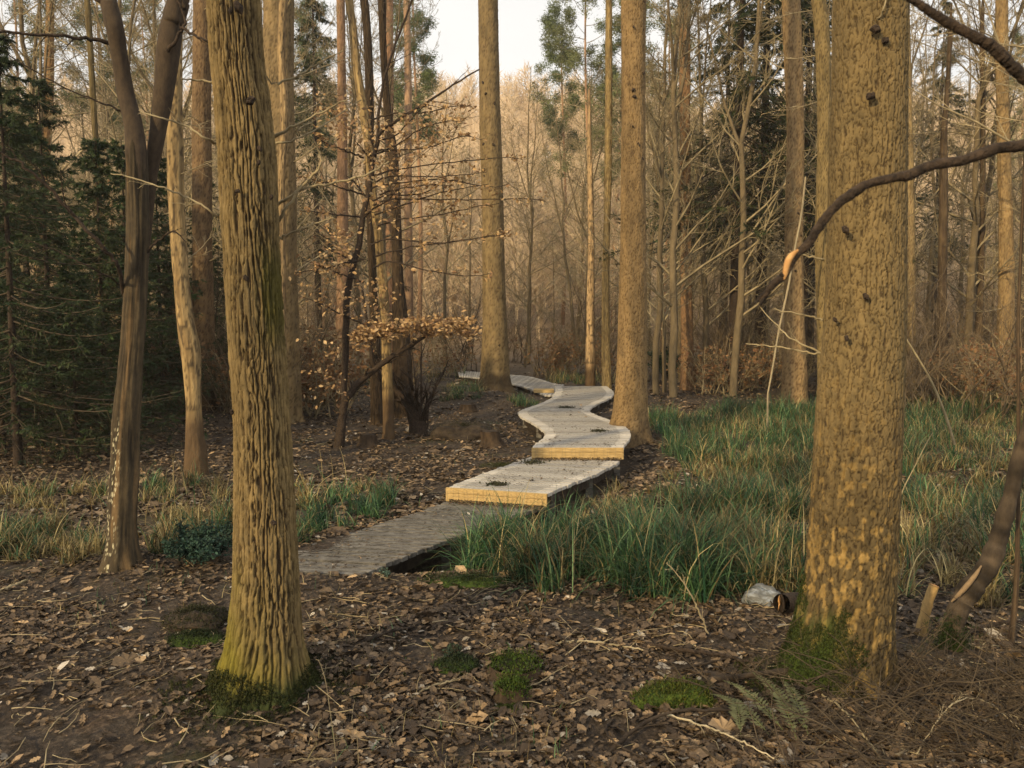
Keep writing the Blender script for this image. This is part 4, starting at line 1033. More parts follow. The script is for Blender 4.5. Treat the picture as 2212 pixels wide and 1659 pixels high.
def stump(label, px, py, r_, h_, seed, moss=0, tilt=0.):
    p = gp(px, py); root = thing('tree_stump', label, 'tree stump', p)
    mb = MB(); z = np.linspace(p[2] - .1, p[2] + h_, 26)
    rr = np.full(26, r_) * (1 + .5 * np.exp(-(z - p[2]) / .06))
    def dd(th, zz, r):
        x, y = np.cos(th), np.sin(th); h = .5 + .5 * fbm(x * 4, y * 4, zz * 4, seed, 3)
        top = ss(p[2] + h_ * .8, p[2] + h_, zz)
        return (h - .5) * .25 * r_, h
    ring_trunk(mb, p[0] + tilt * (z - p[2]), np.full(26, p[1]), z + 0, rr, 40, dd, bcol((.09, .06, .04), (.03, .02, .014), seed))
    mb.build('bark', M['bark_near'], root)
    th = np.arange(24) * 2 * math.pi / 24
    rim = np.stack([p[0] + tilt * h_ + r_ * .98 * np.cos(th), p[1] + r_ * .98 * np.sin(th), p[2] + h_ - .004 + .02 * fbm(np.cos(th) * 2, np.sin(th) * 2, seed=seed, oc=2)], 1)
    t = MB(); t.add(np.vstack([[p[0] + tilt * h_, p[1], p[2] + h_ - .01], rim]), tris=[(0, k + 1, (k + 1) % 24 + 1) for k in range(24)]); t.build('cut_top', M['dark_wood'], root, smooth=False)
    if moss:
        t = MB(); s_ = np.vstack([rim, rim * .5 + .5 * rim.mean(0), rim - [0, 0, h_ * .3]]); moss_tufts(t, s_, rng, moss, r_ * .25, .016); t.build('moss', M['bush'], root, kind='stuff')
    return root
stump('small dark cut stump on the leafy bank left of the tall middle spruce', 1011, 888, .15, .14, 61)
stump('broken black stump at the end of the mossy bank left of the boardwalk', 1064, 962, .14, .22, 62, tilt=-.2)
stump('black stump under the bronze-leaved beech, right of its stem', 795, 962, .12, .17, 63)
stump('small mossy stump with bright green cap in the middle foreground', 1106, 1508, .065, .075, 64, 1600)
stump('low mossy stump just behind the bright green capped one', 1112, 1452, .11, .05, 65, 1500)
stump('small black stub on the litter just right of the oak foot', 780, 1472, .035, .05, 66)
lump('moss_mound', 'long mossy bank beside the broken black stump left of the boardwalk', 'moss mound', 1000, 945, .5, .3, .24, M['dark_wood'], 71, 1, (.04, .042, .018), 3200, .03, rough=.6)
lump('moss_mound', 'dark mossy hummock behind the oak foot on its left side', 'moss mound', 432, 1345, .20, .18, .09, M['dark_wood'], 72, 1, (.035, .038, .016), 3000, .02, rough=.6)
lump('moss_mound', 'low dark moss pad just left of the oak foot', 'moss mound', 425, 1385, .18, .1, .04, M['moss'], 73, 1, (.022, .036, .012), 1600, .02)
lump('moss_mound', 'soft grey-green moss cushion in the middle foreground litter', 'moss mound', 985, 1442, .12, .09, .05, M['moss'], 74, 1, (.035, .055, .025), 2400, .03)
lump('moss_mound', 'yellow-green moss hump beside the fern in the right foreground', 'moss mound', 1463, 1515, .18, .10, .085, M['moss'], 75, 1, (.085, .11, .018), 3200, .02, rough=.7)
lump('moss_mound', 'thin moss spread at the foot of the bright green capped stump', 'moss mound', 1110, 1535, .10, .06, .015, M['moss'], 76, 1, (.055, .08, .016), 1500, .018)
lump('moss_mound', 'mossy hump on the edge of the sedge left of the grey stone', 'moss mound', 1460, 1278, .12, .1, .06, M['moss'], 77, 1, (.08, .10, .02), 1400, .02)
lump('moss_mound', 'green moss bank by the dark gap under the low end of the boardwalk', 'moss mound', 1010, 1262, .4, .12, .04, M['moss'], 79, 1, (.035, .055, .015), 2600, .025)
lump('moss_mound', 'grassy green patch left of the upper yellow step', 'moss mound', 1085, 1010, .28, .2, .03, M['dark_wood'], 80, 1, (.05, .06, .018), 2200, .025)
lump('stone', 'grey stone streaked with white beside the cut log', 'stone', 1648, 1298, .13, .11, .11, M['stone'], 81, rough=.35)
# cut log by the spruce
lg = gp(1700, 1330)
root = thing('log', 'short dark log with pale splintered end left of the big scaly spruce', 'log', lg)
mb = MB(); P = np.array([at(1688, 1303, lg[1] - .02), at(1712, 1302, lg[1] + .08), at(1760, 1306, lg[1] + .22)]); tubes(mb, P, np.array([.058, .068, .07]), 14); e0 = P[0]; th = np.arange(14) * 2 * math.pi / 14; mb.add(np.vstack([e0] + [[e0[0], e0[1] + .058 * math.cos(t_), e0[2] + .058 * math.sin(t_)] for t_ in th]), tris=[(0, k + 1, (k + 1) % 14 + 1) for k in range(14)])
mb.build('bark', M['bark_dark'], root)
mb = MB(); c = at(1685, 1303, lg[1] - .035); th = np.arange(11) * 2 * math.pi / 11; rr = .045 * (1 + .3 * np.sin(th * 3 + 1) + .15 * np.sin(th * 5))
mb.add(np.vstack([c + [-.004, -.012, 0]] + [[c[0] + .35 * rr[k] * math.cos(th[k]), c[1] + .012 + .4 * rr[k] * math.cos(th[k]), c[2] + rr[k] * 1.05 * math.sin(th[k])] for k in range(11)]), tris=[(0, k + 1, (k + 1) % 11 + 1) for k in range(11)])
mb.build('splintered_end', M['cutwood'], root, smooth=False)
# cut sapling stub
p = gp(1990, 1372)
root = thing('cut_sapling', 'pale leaning sapling stub with a sawn top right of the big spruce', 'sapling stub', p)
W = np.array([list(at(a, b, p[1])) + [wd / 2 / FPX * p[1]] for a, b, wd in [(1985, 1385, 26), (1995, 1340, 22), (2005, 1300, 21), (2018, 1265, 21)]]); s_ = spline(W, 20)
mb = MB(); tubes(mb, s_[:, :3], s_[:, 3] * (1 + .05 * rng.normal(size=20)), 12, (.44, .30, .13)); mb.build('bark', M['bark_near'], root)
mb = MB(); e = s_[-1, :3]; th = np.arange(12) * math.pi / 6; mb.add(np.vstack([e + [0.002, 0, .008]] + [[e[0] + s_[-1, 3] * math.cos(t_) * .92, e[1] + s_[-1, 3] * math.sin(t_), e[2] + .003 - .3 * s_[-1, 3] * math.cos(t_)] for t_ in th]), tris=[(0, k + 1, (k + 1) % 12 + 1) for k in range(12)]); mb.build('cut_top', M['cutwood'], root, smooth=False)
# crooked stem
p = gp(2058, 1400); Yc = p[1]
crook = thing('crooked_tree', 'crooked dark stem with mossy foot bending off the right edge', 'tree', p)
W = np.array([list(at(a, b, y_)) + [wd / 2 / FPX * y_] for a, b, wd, y_ in [(2055, 1425, 66, Yc), (2058, 1385, 54, Yc), (2062, 1340, 50, Yc), (2078, 1300, 56, Yc), (2105, 1262, 56, Yc), (2135, 1222, 50, Yc), (2155, 1170, 46, Yc), (2172, 1110, 40, Yc), (2188, 1050, 36, Yc), (2203, 980, 34, Yc), (2225, 900, 30, Yc), (2250, 700, 26, Yc + .1), (2280, 300, 22, Yc + .2), (2300, -200, 18, Yc + .2)]]); s_ = spline(W, 150)
k = np.arange(150); mb = MB()
cc = np.where((k < 14)[:, None], np.array([.03, .045, .01]), np.array([.055, .042, .03]) * (1 + .7 * vn(k * .3, k * 0)[:, None]))
tubes(mb, s_[:, :3], .84 * s_[:, 3] * (1 + .10 * vn(k * .25, k * 0, seed=3) + .05 * vn(k * .7, k * 0, seed=4)), 22)
mb.c[-1] = np.repeat(cc, 22, 0).astype(np.float32)
mb.build('trunk', M['bark_near'], crook)
mb = MB(); W2 = np.array([list(at(a, b, y_)) + [wd / 2 / FPX * y_] for a, b, wd, y_ in [(2055, 1300, 6, Yc - .055), (2080, 1275, 18, Yc - .06), (2105, 1245, 16, Yc - .06), (2120, 1222, 5, Yc - .05)]]); q_ = spline(W2, 16); tubes(mb, q_[:, :3], q_[:, 3] * .6, 8, (.24, .17, .10)); mb.build('stripped_wood', M['bark_near'], crook)
mb = MB(); src = [tuple(at(2055 + rng.normal() * 22, 1400 - abs(rng.normal()) * 28, Yc - .07 + .05 * rng.uniform())) for _ in range(400)]; moss_tufts(mb, src, rng, 1800, .01, .014, (.03, .05, .012)); mb.build('moss', M['bush'], crook, kind='stuff')
# dark sapling at right edge
simple_tree('sapling', 'dark upright sapling at the right edge beside the crooked stem', 'sapling', [(700, 2206, 2212), (900, 2205, 2212), (1100, 2201, 2209), (1250, 2194, 2204), (1330, 2186, 2197), (1390, 2176, 2190)], gp(2183, 1390)[1], 88, (.13, .09, .06), (.06, .04, .03), 'smooth', ztop=4.5, nu=24, nv=90, matn='bark_near')

# ferns
def frond(root, base, tip, lift, wid, rng, col):
    base = np.array(base, float); tip = np.array(tip, float)
    t = np.linspace(0, 1, 26)[:, None]; P = base * (1 - t) + tip * t; P[:, 2] += (lift * 4 * t * (1 - t))[:, 0]
    mb = MB(); tubes(mb, P, np.linspace(.0022, .0006, 26), 4, (.12, .14, .05))
    T = np.gradient(P, axis=0); T /= np.linalg.norm(T, axis=1, keepdims=True); sd_ = np.cross(T, [0, 0, 1.]); sd_ /= np.linalg.norm(sd_, axis=1, keepdims=True)
    for k in range(2, 25):
        for s in (-1, 1):
            L = wid * math.sin(min(1, (k - 1) / 6) * math.pi / 2) * (1 - (k / 25) ** 2) * rng.uniform(.85, 1.1)
            d = sd_[k] * s * .9 + T[k] * .45 + np.array([0, 0, .12 * rng.normal()]); wv = T[k] * .011
            o = P[k]; v = [o, o + d * L * .4 + wv * .8, o + d * L, o + d * L * .4 - wv * .5 + [0, 0, -.003]]
            mb.add(v, tris=[(0, 1, 2), (0, 2, 3)], col=np.array(col) * rng.uniform(.8, 1.25))
    mb.build('frond', M['bush'], root, smooth=False)
p = gp(1655, 1570); fern = thing('fern', 'pale green fern with feathery fronds beside the yellow-green moss hump', 'fern', p)
for (a, b, c_, d_) in [(1690, 1590, 1560, 1490), (1735, 1585, 1615, 1468), (1745, 1600, 1690, 1490), (1600, 1600, 1585, 1530), (1660, 1600, 1530, 1520), (1720, 1610, 1660, 1500)]:
    q0 = gp(a, b); q1 = gp(c_, d_); frond(fern, q0 + [0, 0, .03], q1 + [0, 0, .05], .045, .055, rng, (.10, .105, .05))
# leafy evergreen bush
def bush(label, px, py, w_, h_, n_, col, leaf, cat='bush', name='evergreen_bush', P=None):
    p = gp(px, py) if P is None else np.array(P); root = thing(name, label, cat, p)
    mb = MB(); st = []
    for k in range(14):
        a = rng.uniform(0, 6.28); q = rng.uniform(.2, 1) * w_
        st.append([p, p + np.array([math.cos(a) * q * .4, math.sin(a) * q * .4, h_ * .4]), p + np.array([math.cos(a) * q, math.sin(a) * q, h_ * rng.uniform(.5, 1)])])
    st = np.array(st); R = np.tile([.008, .005, .002], (14, 1)) * max(1, h_ / .5)
    tubes(mb, st, R, 4); P1, R1 = grow(st, R, rng, 12, .3, 1, .5, 45, .2, .02, 4); tubes(mb, P1, R1, 3); mb.build('stems', M['twig_dark'], root)
    k = rng.integers(0, len(P1), n_); i = rng.integers(1, 4, n_); pos = P1[k, i] + rng.normal(size=(n_, 3)) * w_ * .07
    t = MB(); cl = fbm(pos[:, 0] * 9, pos[:, 1] * 9, pos[:, 2] * 9, 5, 2)
    scatter(t, OVV, OVT, pos, rotm(rng.normal(size=n_) * .8, rng.normal(size=n_) * .8, rng.uniform(0, 6.28, n_)), leaf * rng.uniform(.6, 1.3, n_), np.array(col) * rng.uniform(.5, 1.6, (n_, 1)))
    t.build('foliage', M['needle'], root, smooth=False); return root
bush('low blue-green juniper-like bush between the forked beech and the oak', 430, 1215, .33, .24, 4200, (.028, .06, .042), .03)
bush('tiny frosty green sprig by the dark gap under the boardwalk corner', 835, 1248, .05, .07, 260, (.08, .13, .10), .018, 'sprig', 'green_sprig')
bush('small dark sprig standing in the middle foreground litter', 975, 1432, .07, .09, 300, (.03, .05, .03), .02, 'sprig', 'green_sprig')
bush('dark glossy holly between the S-bend spruce and the slim pine', 1437, 832, .5, 1.15, 5200, (.018, .03, .016), .075, 'bush', 'holly_bush')
bush('second dark evergreen bush low behind the slim orange-brown pine', 1530, 822, .5, .8, 2600, (.03, .045, .018), .07, 'bush', 'holly_bush')

# fallen branches on the right foreground
FB = [
 ('thick dark fallen branch lying level in front of the big scaly spruce', [(1440, 1498), (1560, 1478), (1700, 1462), (1850, 1455), (1980, 1468), (2100, 1500), (2230, 1540)], 16, 'dark_wood', .03),
 ('fallen dark branch curving behind the yellow-green moss hump', [(1400, 1395), (1480, 1415), (1560, 1428), (1640, 1440)], 11, 'bark_dark', .03),
 ('forked brown stick slanting from the moss hump to the left', [(1380, 1445), (1450, 1460), (1520, 1445), (1620, 1415)], 7, 'dark_wood', .03),
 ('long brown fallen stick running under the fern', [(1300, 1640), (1420, 1570), (1560, 1555), (1680, 1568), (1800, 1600)], 9, 'dark_wood', .05),
 ('pale bare stick sloping down to the bottom edge right of the fern', [(1775, 1505), (1810, 1545), (1850, 1590), (1905, 1655)], 5, 'twig_pale', .05),
 ('thin tan stick from the moss hump down to the bottom right', [(1430, 1545), (1520, 1590), (1600, 1625), (1680, 1655)], 5, 'bark_twig2', .05),
 ('curled dark stick at the bottom between moss hump and frame edge', [(1320, 1560), (1310, 1600), (1340, 1630), (1400, 1650)], 7, 'dark_wood', .04),
 ('dark stick on the litter right of the oak foot', [(770, 1395), (830, 1378), (890, 1360)], 10, 'dark_wood', .03),
 ('thin bent twig on the litter below the small dark sprig', [(890, 1510), (930, 1495), (985, 1480), (1010, 1462)], 5, 'bark_twig', .03),
 ('brown branch crossing the ground at the lower right edge', [(1850, 1545), (1950, 1515), (2060, 1505), (2212, 1512)], 8, 'dark_wood', .06),
 ('dark branch end pointing at the crooked stem', [(2060, 1390), (2120, 1365), (2170, 1355), (2230, 1345)], 9, 'bark_dark', .03),
 ('pale twig arching over the brushwood near the bottom right corner', [(1980, 1640), (2050, 1580), (2120, 1565), (2200, 1600)], 3, 'bark_twig2', .12),
 ('thin stick lying left of the oak at the frame edge', [(-20, 1285), (30, 1270), (60, 1255)], 8, 'bark_twig', .02),
 ('short curved stick in the litter left of the fern', [(1180, 1395), (1250, 1392), (1330, 1400), (1400, 1410)], 6, 'bark_twig2', .02),
 ('leaning bare shoot rising in front of the sedge left of the stone', [(1530, 1370), (1500, 1300), (1470, 1250), (1440, 1215)], 4, 'bark_twig2', None),
]
for i, (lab, pts, wd, mt, lift) in enumerate(FB):
    if lift is None:
        g0 = gp(*pts[0]); W = np.array([at(a, b, g0[1]) for a, b in pts])
    else:
        W = np.array([gp(a, b) for a, b in pts]); W[:, 2] += lift
        W[0, 2] -= lift * .8; W[-1, 2] -= lift * .5
    d_ = np.mean(W[:, 1]); s_ = spline(W, 40); R = wd / 2 / FPX * d_ * np.linspace(1.1, .55, 40) * (1 + .12 * rng.normal(size=40))
    root = thing('fallen_branch', lab, 'branch', W[0])
    mb = MB(); tubes(mb, s_ + rng.normal(size=s_.shape) * .0025, R, 8); mb.build('stick', M[mt], root)
    P1, R1 = grow(s_[None], R[None], rng, 9, .1, .98, .22, 40, .12, .0, 6, .32, .3)
    P1[:, :, 2] = np.maximum(P1[:, :, 2], H(P1[:, :, 0], P1[:, :, 1]) + .008)
    P2, R2 = grow(P1, R1, rng, 4, .2, .95, .5, 40, .15, .0, 4, .6, .4)
    mb = MB(); tubes(mb, P1, R1, 4); tubes(mb, P2, R2, 3); mb.build('side_twigs', M[mt], root)
# brushwood tangle lower right
mb = MB(); n_ = 1000
y = rng.uniform(3.0, 4.1, n_); x = rng.uniform(.6, 3.1, n_); k = (x > 1.6 + rng.normal(size=n_) * .45); x, y = x[k], y[k]; n_ = len(x)
a = rng.uniform(0, 6.28, n_); p0 = np.stack([x, y, H(x, y) + rng.uniform(0, .04, n_)], 1)
d = np.stack([np.cos(a), np.sin(a) * .7, rng.uniform(0, 1.0, n_) ** 1.5], 1); L = rng.uniform(.15, .7, n_)
pts = [p0]
for s in range(6):
    d = d + rng.normal(size=d.shape) * .14 - np.array([0, 0, .05]); d /= np.linalg.norm(d, axis=1, keepdims=True); q = pts[-1] + d * (L / 6)[:, None]
    q[:, 2] = np.maximum(q[:, 2], H(q[:, 0], q[:, 1]) + .005); pts.append(q)
P0 = np.stack(pts, 1); R0 = np.outer(rng.uniform(.0018, .005, n_), np.linspace(1, .4, 7)); tubes(mb, P0, R0, 4)
P1, R1 = grow(P0, R0, rng, 4, .1, .95, .45, 40, .15, .02, 4, .6, .5); tubes(mb, P1, R1, 3)
mb.build('brushwood', M['twig_dark'], kind='stuff')

# ------------------------------------------------------------------ bronze-leaved beech behind the oak, and its multi-stemmed neighbour
def leaves_on(mb, lines, rng, n_, size, cols, jit=.02, flat=.5):
    Pn = np.concatenate([L.reshape(-1, 3) for L in lines]); k = rng.integers(0, len(Pn), n_)
    pos = Pn[k] + rng.normal(size=(n_, 3)) * jit
    c = np.array(cols)[rng.integers(0, len(cols), n_)] * rng.uniform(.75, 1.3, (n_, 1))
    scatter(mb, OVV, OVT, pos, rotm(rng.normal(size=n_) * flat, rng.normal(size=n_) * flat, rng.uniform(0, 6.28, n_)), size * rng.uniform(.6, 1.25, n_), c)
BRONZE = [(.44, .29, .14), (.36, .23, .11), (.52, .37, .20), (.27, .165, .09)]
g0 = gp(735, 965); LY = g0[1]
lb = thing('beech_tree', 'slender dark beech keeping its bronze leaves, stems crossing behind the oak', 'tree', g0)
mb = MB()
stems = [
 [(732, 975, 28, LY), (738, 920, 20, LY), (745, 870, 17, LY), (772, 830, 15, LY), (820, 790, 13, LY - .05), (870, 755, 11, LY - .1), (905, 735, 9, LY - .15), (930, 718, 6, LY - .2)],
 [(742, 880, 14, LY), (746, 780, 15, LY), (748, 700, 15, LY), (754, 612, 14, LY), (772, 545, 13, LY), (780, 504, 13, LY), (786, 455, 12, LY), (795, 420, 12, LY), (806, 350, 11, LY), (815, 310, 9, LY), (828, 280, 8, LY), (881, 246, 6, LY - .1), (940, 210, 5, LY - .2), (974, 187, 4, LY - .2), (1034, 149, 3, LY - .3)],
 [(815, 312, 8, LY), (820, 230, 6, LY), (836, 150, 5, LY), (860, 80, 5, LY), (890, 0, 4, LY), (915, -80, 3, LY)],
]
lines = boughs(mb, rng, stems, n2=9, n3=5, lf=.28)
mb.build('trunk', M['bark_dark'], lb)
mb = MB()
hz = []
for (y0, y1, x1) in [(372, 345, 1130), (385, 372, 1050), (402, 396, 1100), (412, 402, 980), (425, 395, 1010), (435, 436, 1180), (455, 398, 1055), (480, 440, 1080), (330, 302, 1040), (318, 262, 1000), (520, 510, 1100), (545, 505, 1090), (570, 590, 1060), (296, 236, 960), (250, 230, 1020)]:
    xs_ = 800 + rng.uniform(-5, 20)
    hz.append([(xs_, y0 + 8, 4.6, LY), (xs_ + 40, y0 - 4, 3.3, LY - .05), ((xs_ + x1) / 2, (y0 + y1) / 2 + rng.uniform(-12, 12), 2.5, LY - .2), (x1 - 40, y1 + rng.uniform(-8, 8), 1.8, LY - .3), (x1, y1, 1.2, LY - .4)])
for (y0, y1, x1) in [(420, 380, 640), (470, 455, 650), (560, 590, 640), (610, 560, 650), (700, 640, 650), (340, 290, 690)]:
    hz.append([(785, y0, 4.6, LY), (740, (y0 * 2 + y1) / 3, 3.4, LY - .1), (700, (y0 + 2 * y1) / 3, 2.6, LY - .2), (x1, y1, 1.6, LY - .3)])
lines2 = each_bough('branch', M['bark_dark'], lb, rng, hz, n2=8, n3=3, lf=.3, rtwig=.6)
mb = MB()
leaves_on(mb, [L for L in lines2], rng, 900, .07, BRONZE, .03, .7)
# the leafy bough
pl = []
for k in range(75):
    t = rng.uniform(0, 1); a_ = 765 + 270 * t; b_ = 730 - 26 * math.sin(t * 2.6) + rng.normal() * 7
    pl.append(at(a_, b_ + 6 * rng.normal(), LY - .15 + rng.normal() * .25))
leaves_on(mb, [np.array(pl)], rng, 1900, .08, BRONZE, .05, .6)
pl = [at(rng.uniform(*xr), rng.uniform(*yr), LY + rng.normal() * .3) for xr, yr, c_ in [((645, 770), (570, 660), 16), ((650, 740), (700, 860), 12), ((770, 860), (300, 470), 44), ((830, 990), (245, 330), 26), ((880, 1010), (395, 500), 22), ((770, 840), (610, 700), 18), ((700, 760), (500, 560), 16), ((700, 800), (220, 300), 26)] for _ in range(c_)]
leaves_on(mb, [np.array(pl)], rng, 1750, .07, BRONZE, .11, .8)
mb.build('leaves', M['leaf'], lb, smooth=False)

g1 = gp(905, 938); SYY = g1[1]
sb = thing('multi_stemmed_shrub', 'dark many-stemmed bare shrub on the leafy bank left of the boardwalk', 'shrub', g1)
mb = MB()
lines = boughs(mb, rng, [[(905, 942, 46, SYY), (898, 905, 34, SYY), (880, 870, 24, SYY), (850, 840, 17, SYY), (822, 815, 13, SYY), (805, 780, 10, SYY), (795, 700, 7, SYY), (780, 620, 5, SYY)]], n2=6, n3=4, lf=.25)
mb.build('main_stem', M['bark_dark'], sb)
mb = MB(); F = []
for k in range(34):
    a_ = rng.uniform(-.6, .5); L = rng.uniform(80, 190)
    x0, y0 = 905 + rng.normal() * 9, 925
    F.append([(x0, y0, 5, SYY + rng.normal() * .05), (x0 + L * .4 * math.sin(a_), y0 - L * .42, 4, SYY + rng.normal() * .1), (x0 + L * .8 * math.sin(a_) + rng.normal() * 5, y0 - L * .8, 3, SYY + rng.normal() * .2), (x0 + L * math.sin(a_) * 1.1, y0 - L, 1.6, SYY + rng.normal() * .25)])
each_bough('shoot', M['bark_dark'], sb, rng, F, n2=5, n3=4, lf=.5, up=.05)

# ------------------------------------------------------------------ templates for the thicket
def tmpl_tree(name, h, r0, seed, n1=26, n2=9, n3=7, wob=.05, material='bark_twig', up=.05, lf1=.34, forks=2, leafn=0):
    rg = np.random.default_rng(seed)
    root = thing(name, None, 'tree', (0, 0, 0))
    z = np.linspace(-.2, h, 16); P = np.stack([np.cumsum(rg.normal(size=16)) * wob * h / 16 * .6, np.cumsum(rg.normal(size=16)) * wob * h / 16 * .6, z], 1)
    P[:, :2] -= P[1, :2]; R = r0 * np.linspace(1, .12, 16)
    mb = MB(); tubes(mb, P, R, 10, (.155, .12, .072))
    P0, R0 = P[None], R[None]
    if forks:
        Pf, Rf = grow(P0, R0, rg, forks, .3, .7, .62, 18, .05, .06, 12, .75, .15); tubes(mb, Pf, Rf, 7, (.155, .12, .072))
    mb.build('trunk', M['bark_far'], root)
    m2 = MB()
    Ps = [(P0, R0)] + ([(Pf, Rf)] if forks else [])
    tl = []
    for (a, b), k in zip(Ps, (n1, max(6, n1 // 2))):
        P1, R1 = grow(a, b, rg, k, .16, .97, lf1, 52, .10, up, 7, .42, .2); tubes(m2, P1, R1, 4)
        P2, R2 = grow(P1, R1, rg, n2, .15, .98, .46, 42, .12, up * .7, 5, .55, .3); tubes(m2, P2, np.maximum(R2, .0045), 3)
        P3, R3 = grow(P2, R2, rg, n3, .1, .98, .48, 40, .14, up * .5, 3, .6, .5); tubes(m2, P3, np.maximum(R3, .0035), 3)
        tl += [P2, P3]
    m2.build('twigs', M[material], root)
    if leafn:
        m3 = MB(); leaves_on(m3, tl, rg, leafn, .085, BRONZE, .03, .8); m3.build('leaves', M['leaf'], root, smooth=False)
    return root
def tmpl_shrub(name, h, seed, ns=10, n1=9, n2=8, material='bark_twig', leafn=0, cols=BRONZE):
    rg = np.random.default_rng(seed); root = thing(name, None, 'shrub', (0, 0, 0)); mb = MB()
    b = np.zeros((ns, 3)); b[:, :2] = rg.normal(size=(ns, 2)) * .22; b[:, 2] = -.1; d = np.stack([rg.normal(size=ns) * .35, rg.normal(size=ns) * .35, np.ones(ns)], 1); L = h * rg.uniform(.6, 1.1, ns)
    pts = [b]
    for s in range(7):
        d = d + rg.normal(size=d.shape) * .13; d /= np.linalg.norm(d, axis=1, keepdims=True); pts.append(pts[-1] + d * (L / 7)[:, None])
    P = np.stack(pts, 1); R = np.outer(rg.uniform(.008, .02, ns), np.linspace(1, .2, 8)); tubes(mb, P, R, 5); mb.build('stems', M[material], root)
    m2 = MB(); P1, R1 = grow(P, R, rg, n1, .12, .98, .42, 48, .14, .04, 5, .55, .3); tubes(m2, P1, np.maximum(R1, .003), 3)
    P2, R2 = grow(P1, R1, rg, n2, .1, .98, .5, 42, .16, .03, 4, .6, .4); tubes(m2, P2, np.maximum(R2, .0022), 3); m2.build('twigs', M[material], root)
    if leafn:
        m3 = MB(); leaves_on(m3, [P1, P2], rg, leafn, .08, cols, .04, .9); m3.build('leaves', M['leaf'], root, smooth=False)
    return root
def tmpl_spruce(name, h, rad, seed, nlev=26, per=7, z0=.08, col=(.022, .042, .02), nsub=13, droop=-.35, need=13, nl=.028, cat='tree'):
    rg = np.random.default_rng(seed); root = thing(name, None, cat, (0, 0, 0))
    mb = MB(); z = np.linspace(-.2, h, 12); P = np.stack([0 * z, 0 * z, z], 1); tubes(mb, P, .011 * h * np.linspace(1, .08, 12), 8); mb.build('trunk', M['bark_dark'], root)
    B = nlev * per; zz = h * (z0 + (1 - z0) * (np.repeat(np.arange(nlev), per) + rg.uniform(0, .9, B)) / nlev); az = rg.uniform(0, 6.28, B)
    L = rad * (1 - ((zz / h - z0) / (1 - z0)) ** 1.15) * rg.uniform(.4, 1.25, B) + .12
    keep = rg.uniform(0, 1, B) > .25; zz, az, L = zz[keep], az[keep], L[keep]; B = len(zz)
    t = np.linspace(0, 1, 7)[None]
    x = np.cos(az)[:, None] * L[:, None] * t; y = np.sin(az)[:, None] * L[:, None] * t
    zc = zz[:, None] + L[:, None] * (droop * t + .28 * t ** 2.2)
    P = np.stack([x, y, zc], -1); R = np.outer(.004 + L * .006, np.linspace(1, .25, 7))
    mb = MB(); tubes(mb, P, R, 4)
    P1, R1 = grow(P, R, rg, nsub, .12, 1.0, .34, 55, .08, -.12, 4, .5, .4, flat=.75, lmin=.10); tubes(mb, P1, R1, 3)
    mb.build('branches', M['twig_dark'], root)
    # needles: slim blades set all along the side shoots
    Q = P1; nB = len(Q); n_ = nB * need
    k = np.repeat(np.arange(nB), need); tt = rg.uniform(0, 1, n_) * 2.999; i = tt.astype(int); f = (tt - i)[:, None]
    pos = Q[k, i] * (1 - f) + Q[k, i + 1] * f; T = Q[k, i + 1] - Q[k, i]; T /= np.linalg.norm(T, axis=1, keepdims=True) + 1e-9
    rv = rg.normal(size=(n_, 3)); rv -= (rv * T).sum(1, keepdims=True) * T; rv /= np.linalg.norm(rv, axis=1, keepdims=True)
    d = T * .75 + rv * .8; ln = nl * rg.uniform(.7, 1.5, n_)[:, None]; sd_ = np.cross(T, rv) * nl * .17
    V = np.stack([pos - sd_, pos + sd_, pos + d * ln], 1).reshape(-1, 3)
    c = np.array(col) * rg.uniform(.6, 1.6, (nB, 1)) * np.stack([rg.uniform(.8, 1.25, nB), np.ones(nB), rg.uniform(.7, 1.2, nB)], 1)
    mb = MB(); mb.add(V, tris=np.arange(n_ * 3).reshape(-1, 3), col=np.repeat(c[k], 3, 0)); mb.build('needles', M['needle'], root, smooth=False)
    return root
def tmpl_pine(name, h, crown0, rad, seed, col=(.10, .125, .045), r0=.13, nb=34, need=190):
    rg = np.random.default_rng(seed); root = thing(name, None, 'tree', (0, 0, 0))
    z = np.linspace(-.2, h, 14); P = np.stack([.15 * np.sin(z * .3), .15 * np.cos(z * .25), z], 1); R = r0 * np.linspace(1, .2, 14)
    mb = MB(); tubes(mb, P, R, 10, (.36, .22, .13)); mb.build('trunk', M['bark_far'], root)
    mb = MB(); P1, R1 = grow(P[None], R[None], rg, nb, crown0, 1, .2, 68, .10, .06, 7, .4, .3, lmin=rad * .7); tubes(mb, P1, R1, 4)
    P2, R2 = grow(P1, R1, rg, 6, .35, 1, .5, 45, .15, .05, 4, .5, .4); tubes(mb, P2, R2, 3); mb.build('branches', M['bark_twig'], root)
    ends = np.concatenate([P1[:, -1], P2[:, -1], P2[:, -2]]); nE = len(ends); n_ = nE * need // 4
    k = rg.integers(0, nE, n_); rv = rg.normal(size=(n_, 3)); rv[:, 2] = np.abs(rv[:, 2]) * .7; rv /= np.linalg.norm(rv, axis=1, keepdims=True)
    pos = ends[k] + rg.normal(size=(n_, 3)) * .13; ln = .16 * rg.uniform(.6, 1.3, n_)[:, None]; sd_ = np.cross(rv, rg.normal(size=(n_, 3))) * .012
    mb = MB(); V = np.stack([pos - sd_, pos + sd_, pos + rv * ln], 1).reshape(-1, 3); c = np.array(col) * rg.uniform(.6, 1.5, (nE, 1))
    mb.add(V, tris=np.arange(n_ * 3).reshape(-1, 3), col=np.repeat(c[k], 3, 0)); mb.build('needles', M['needle'], root, smooth=False)
    return root

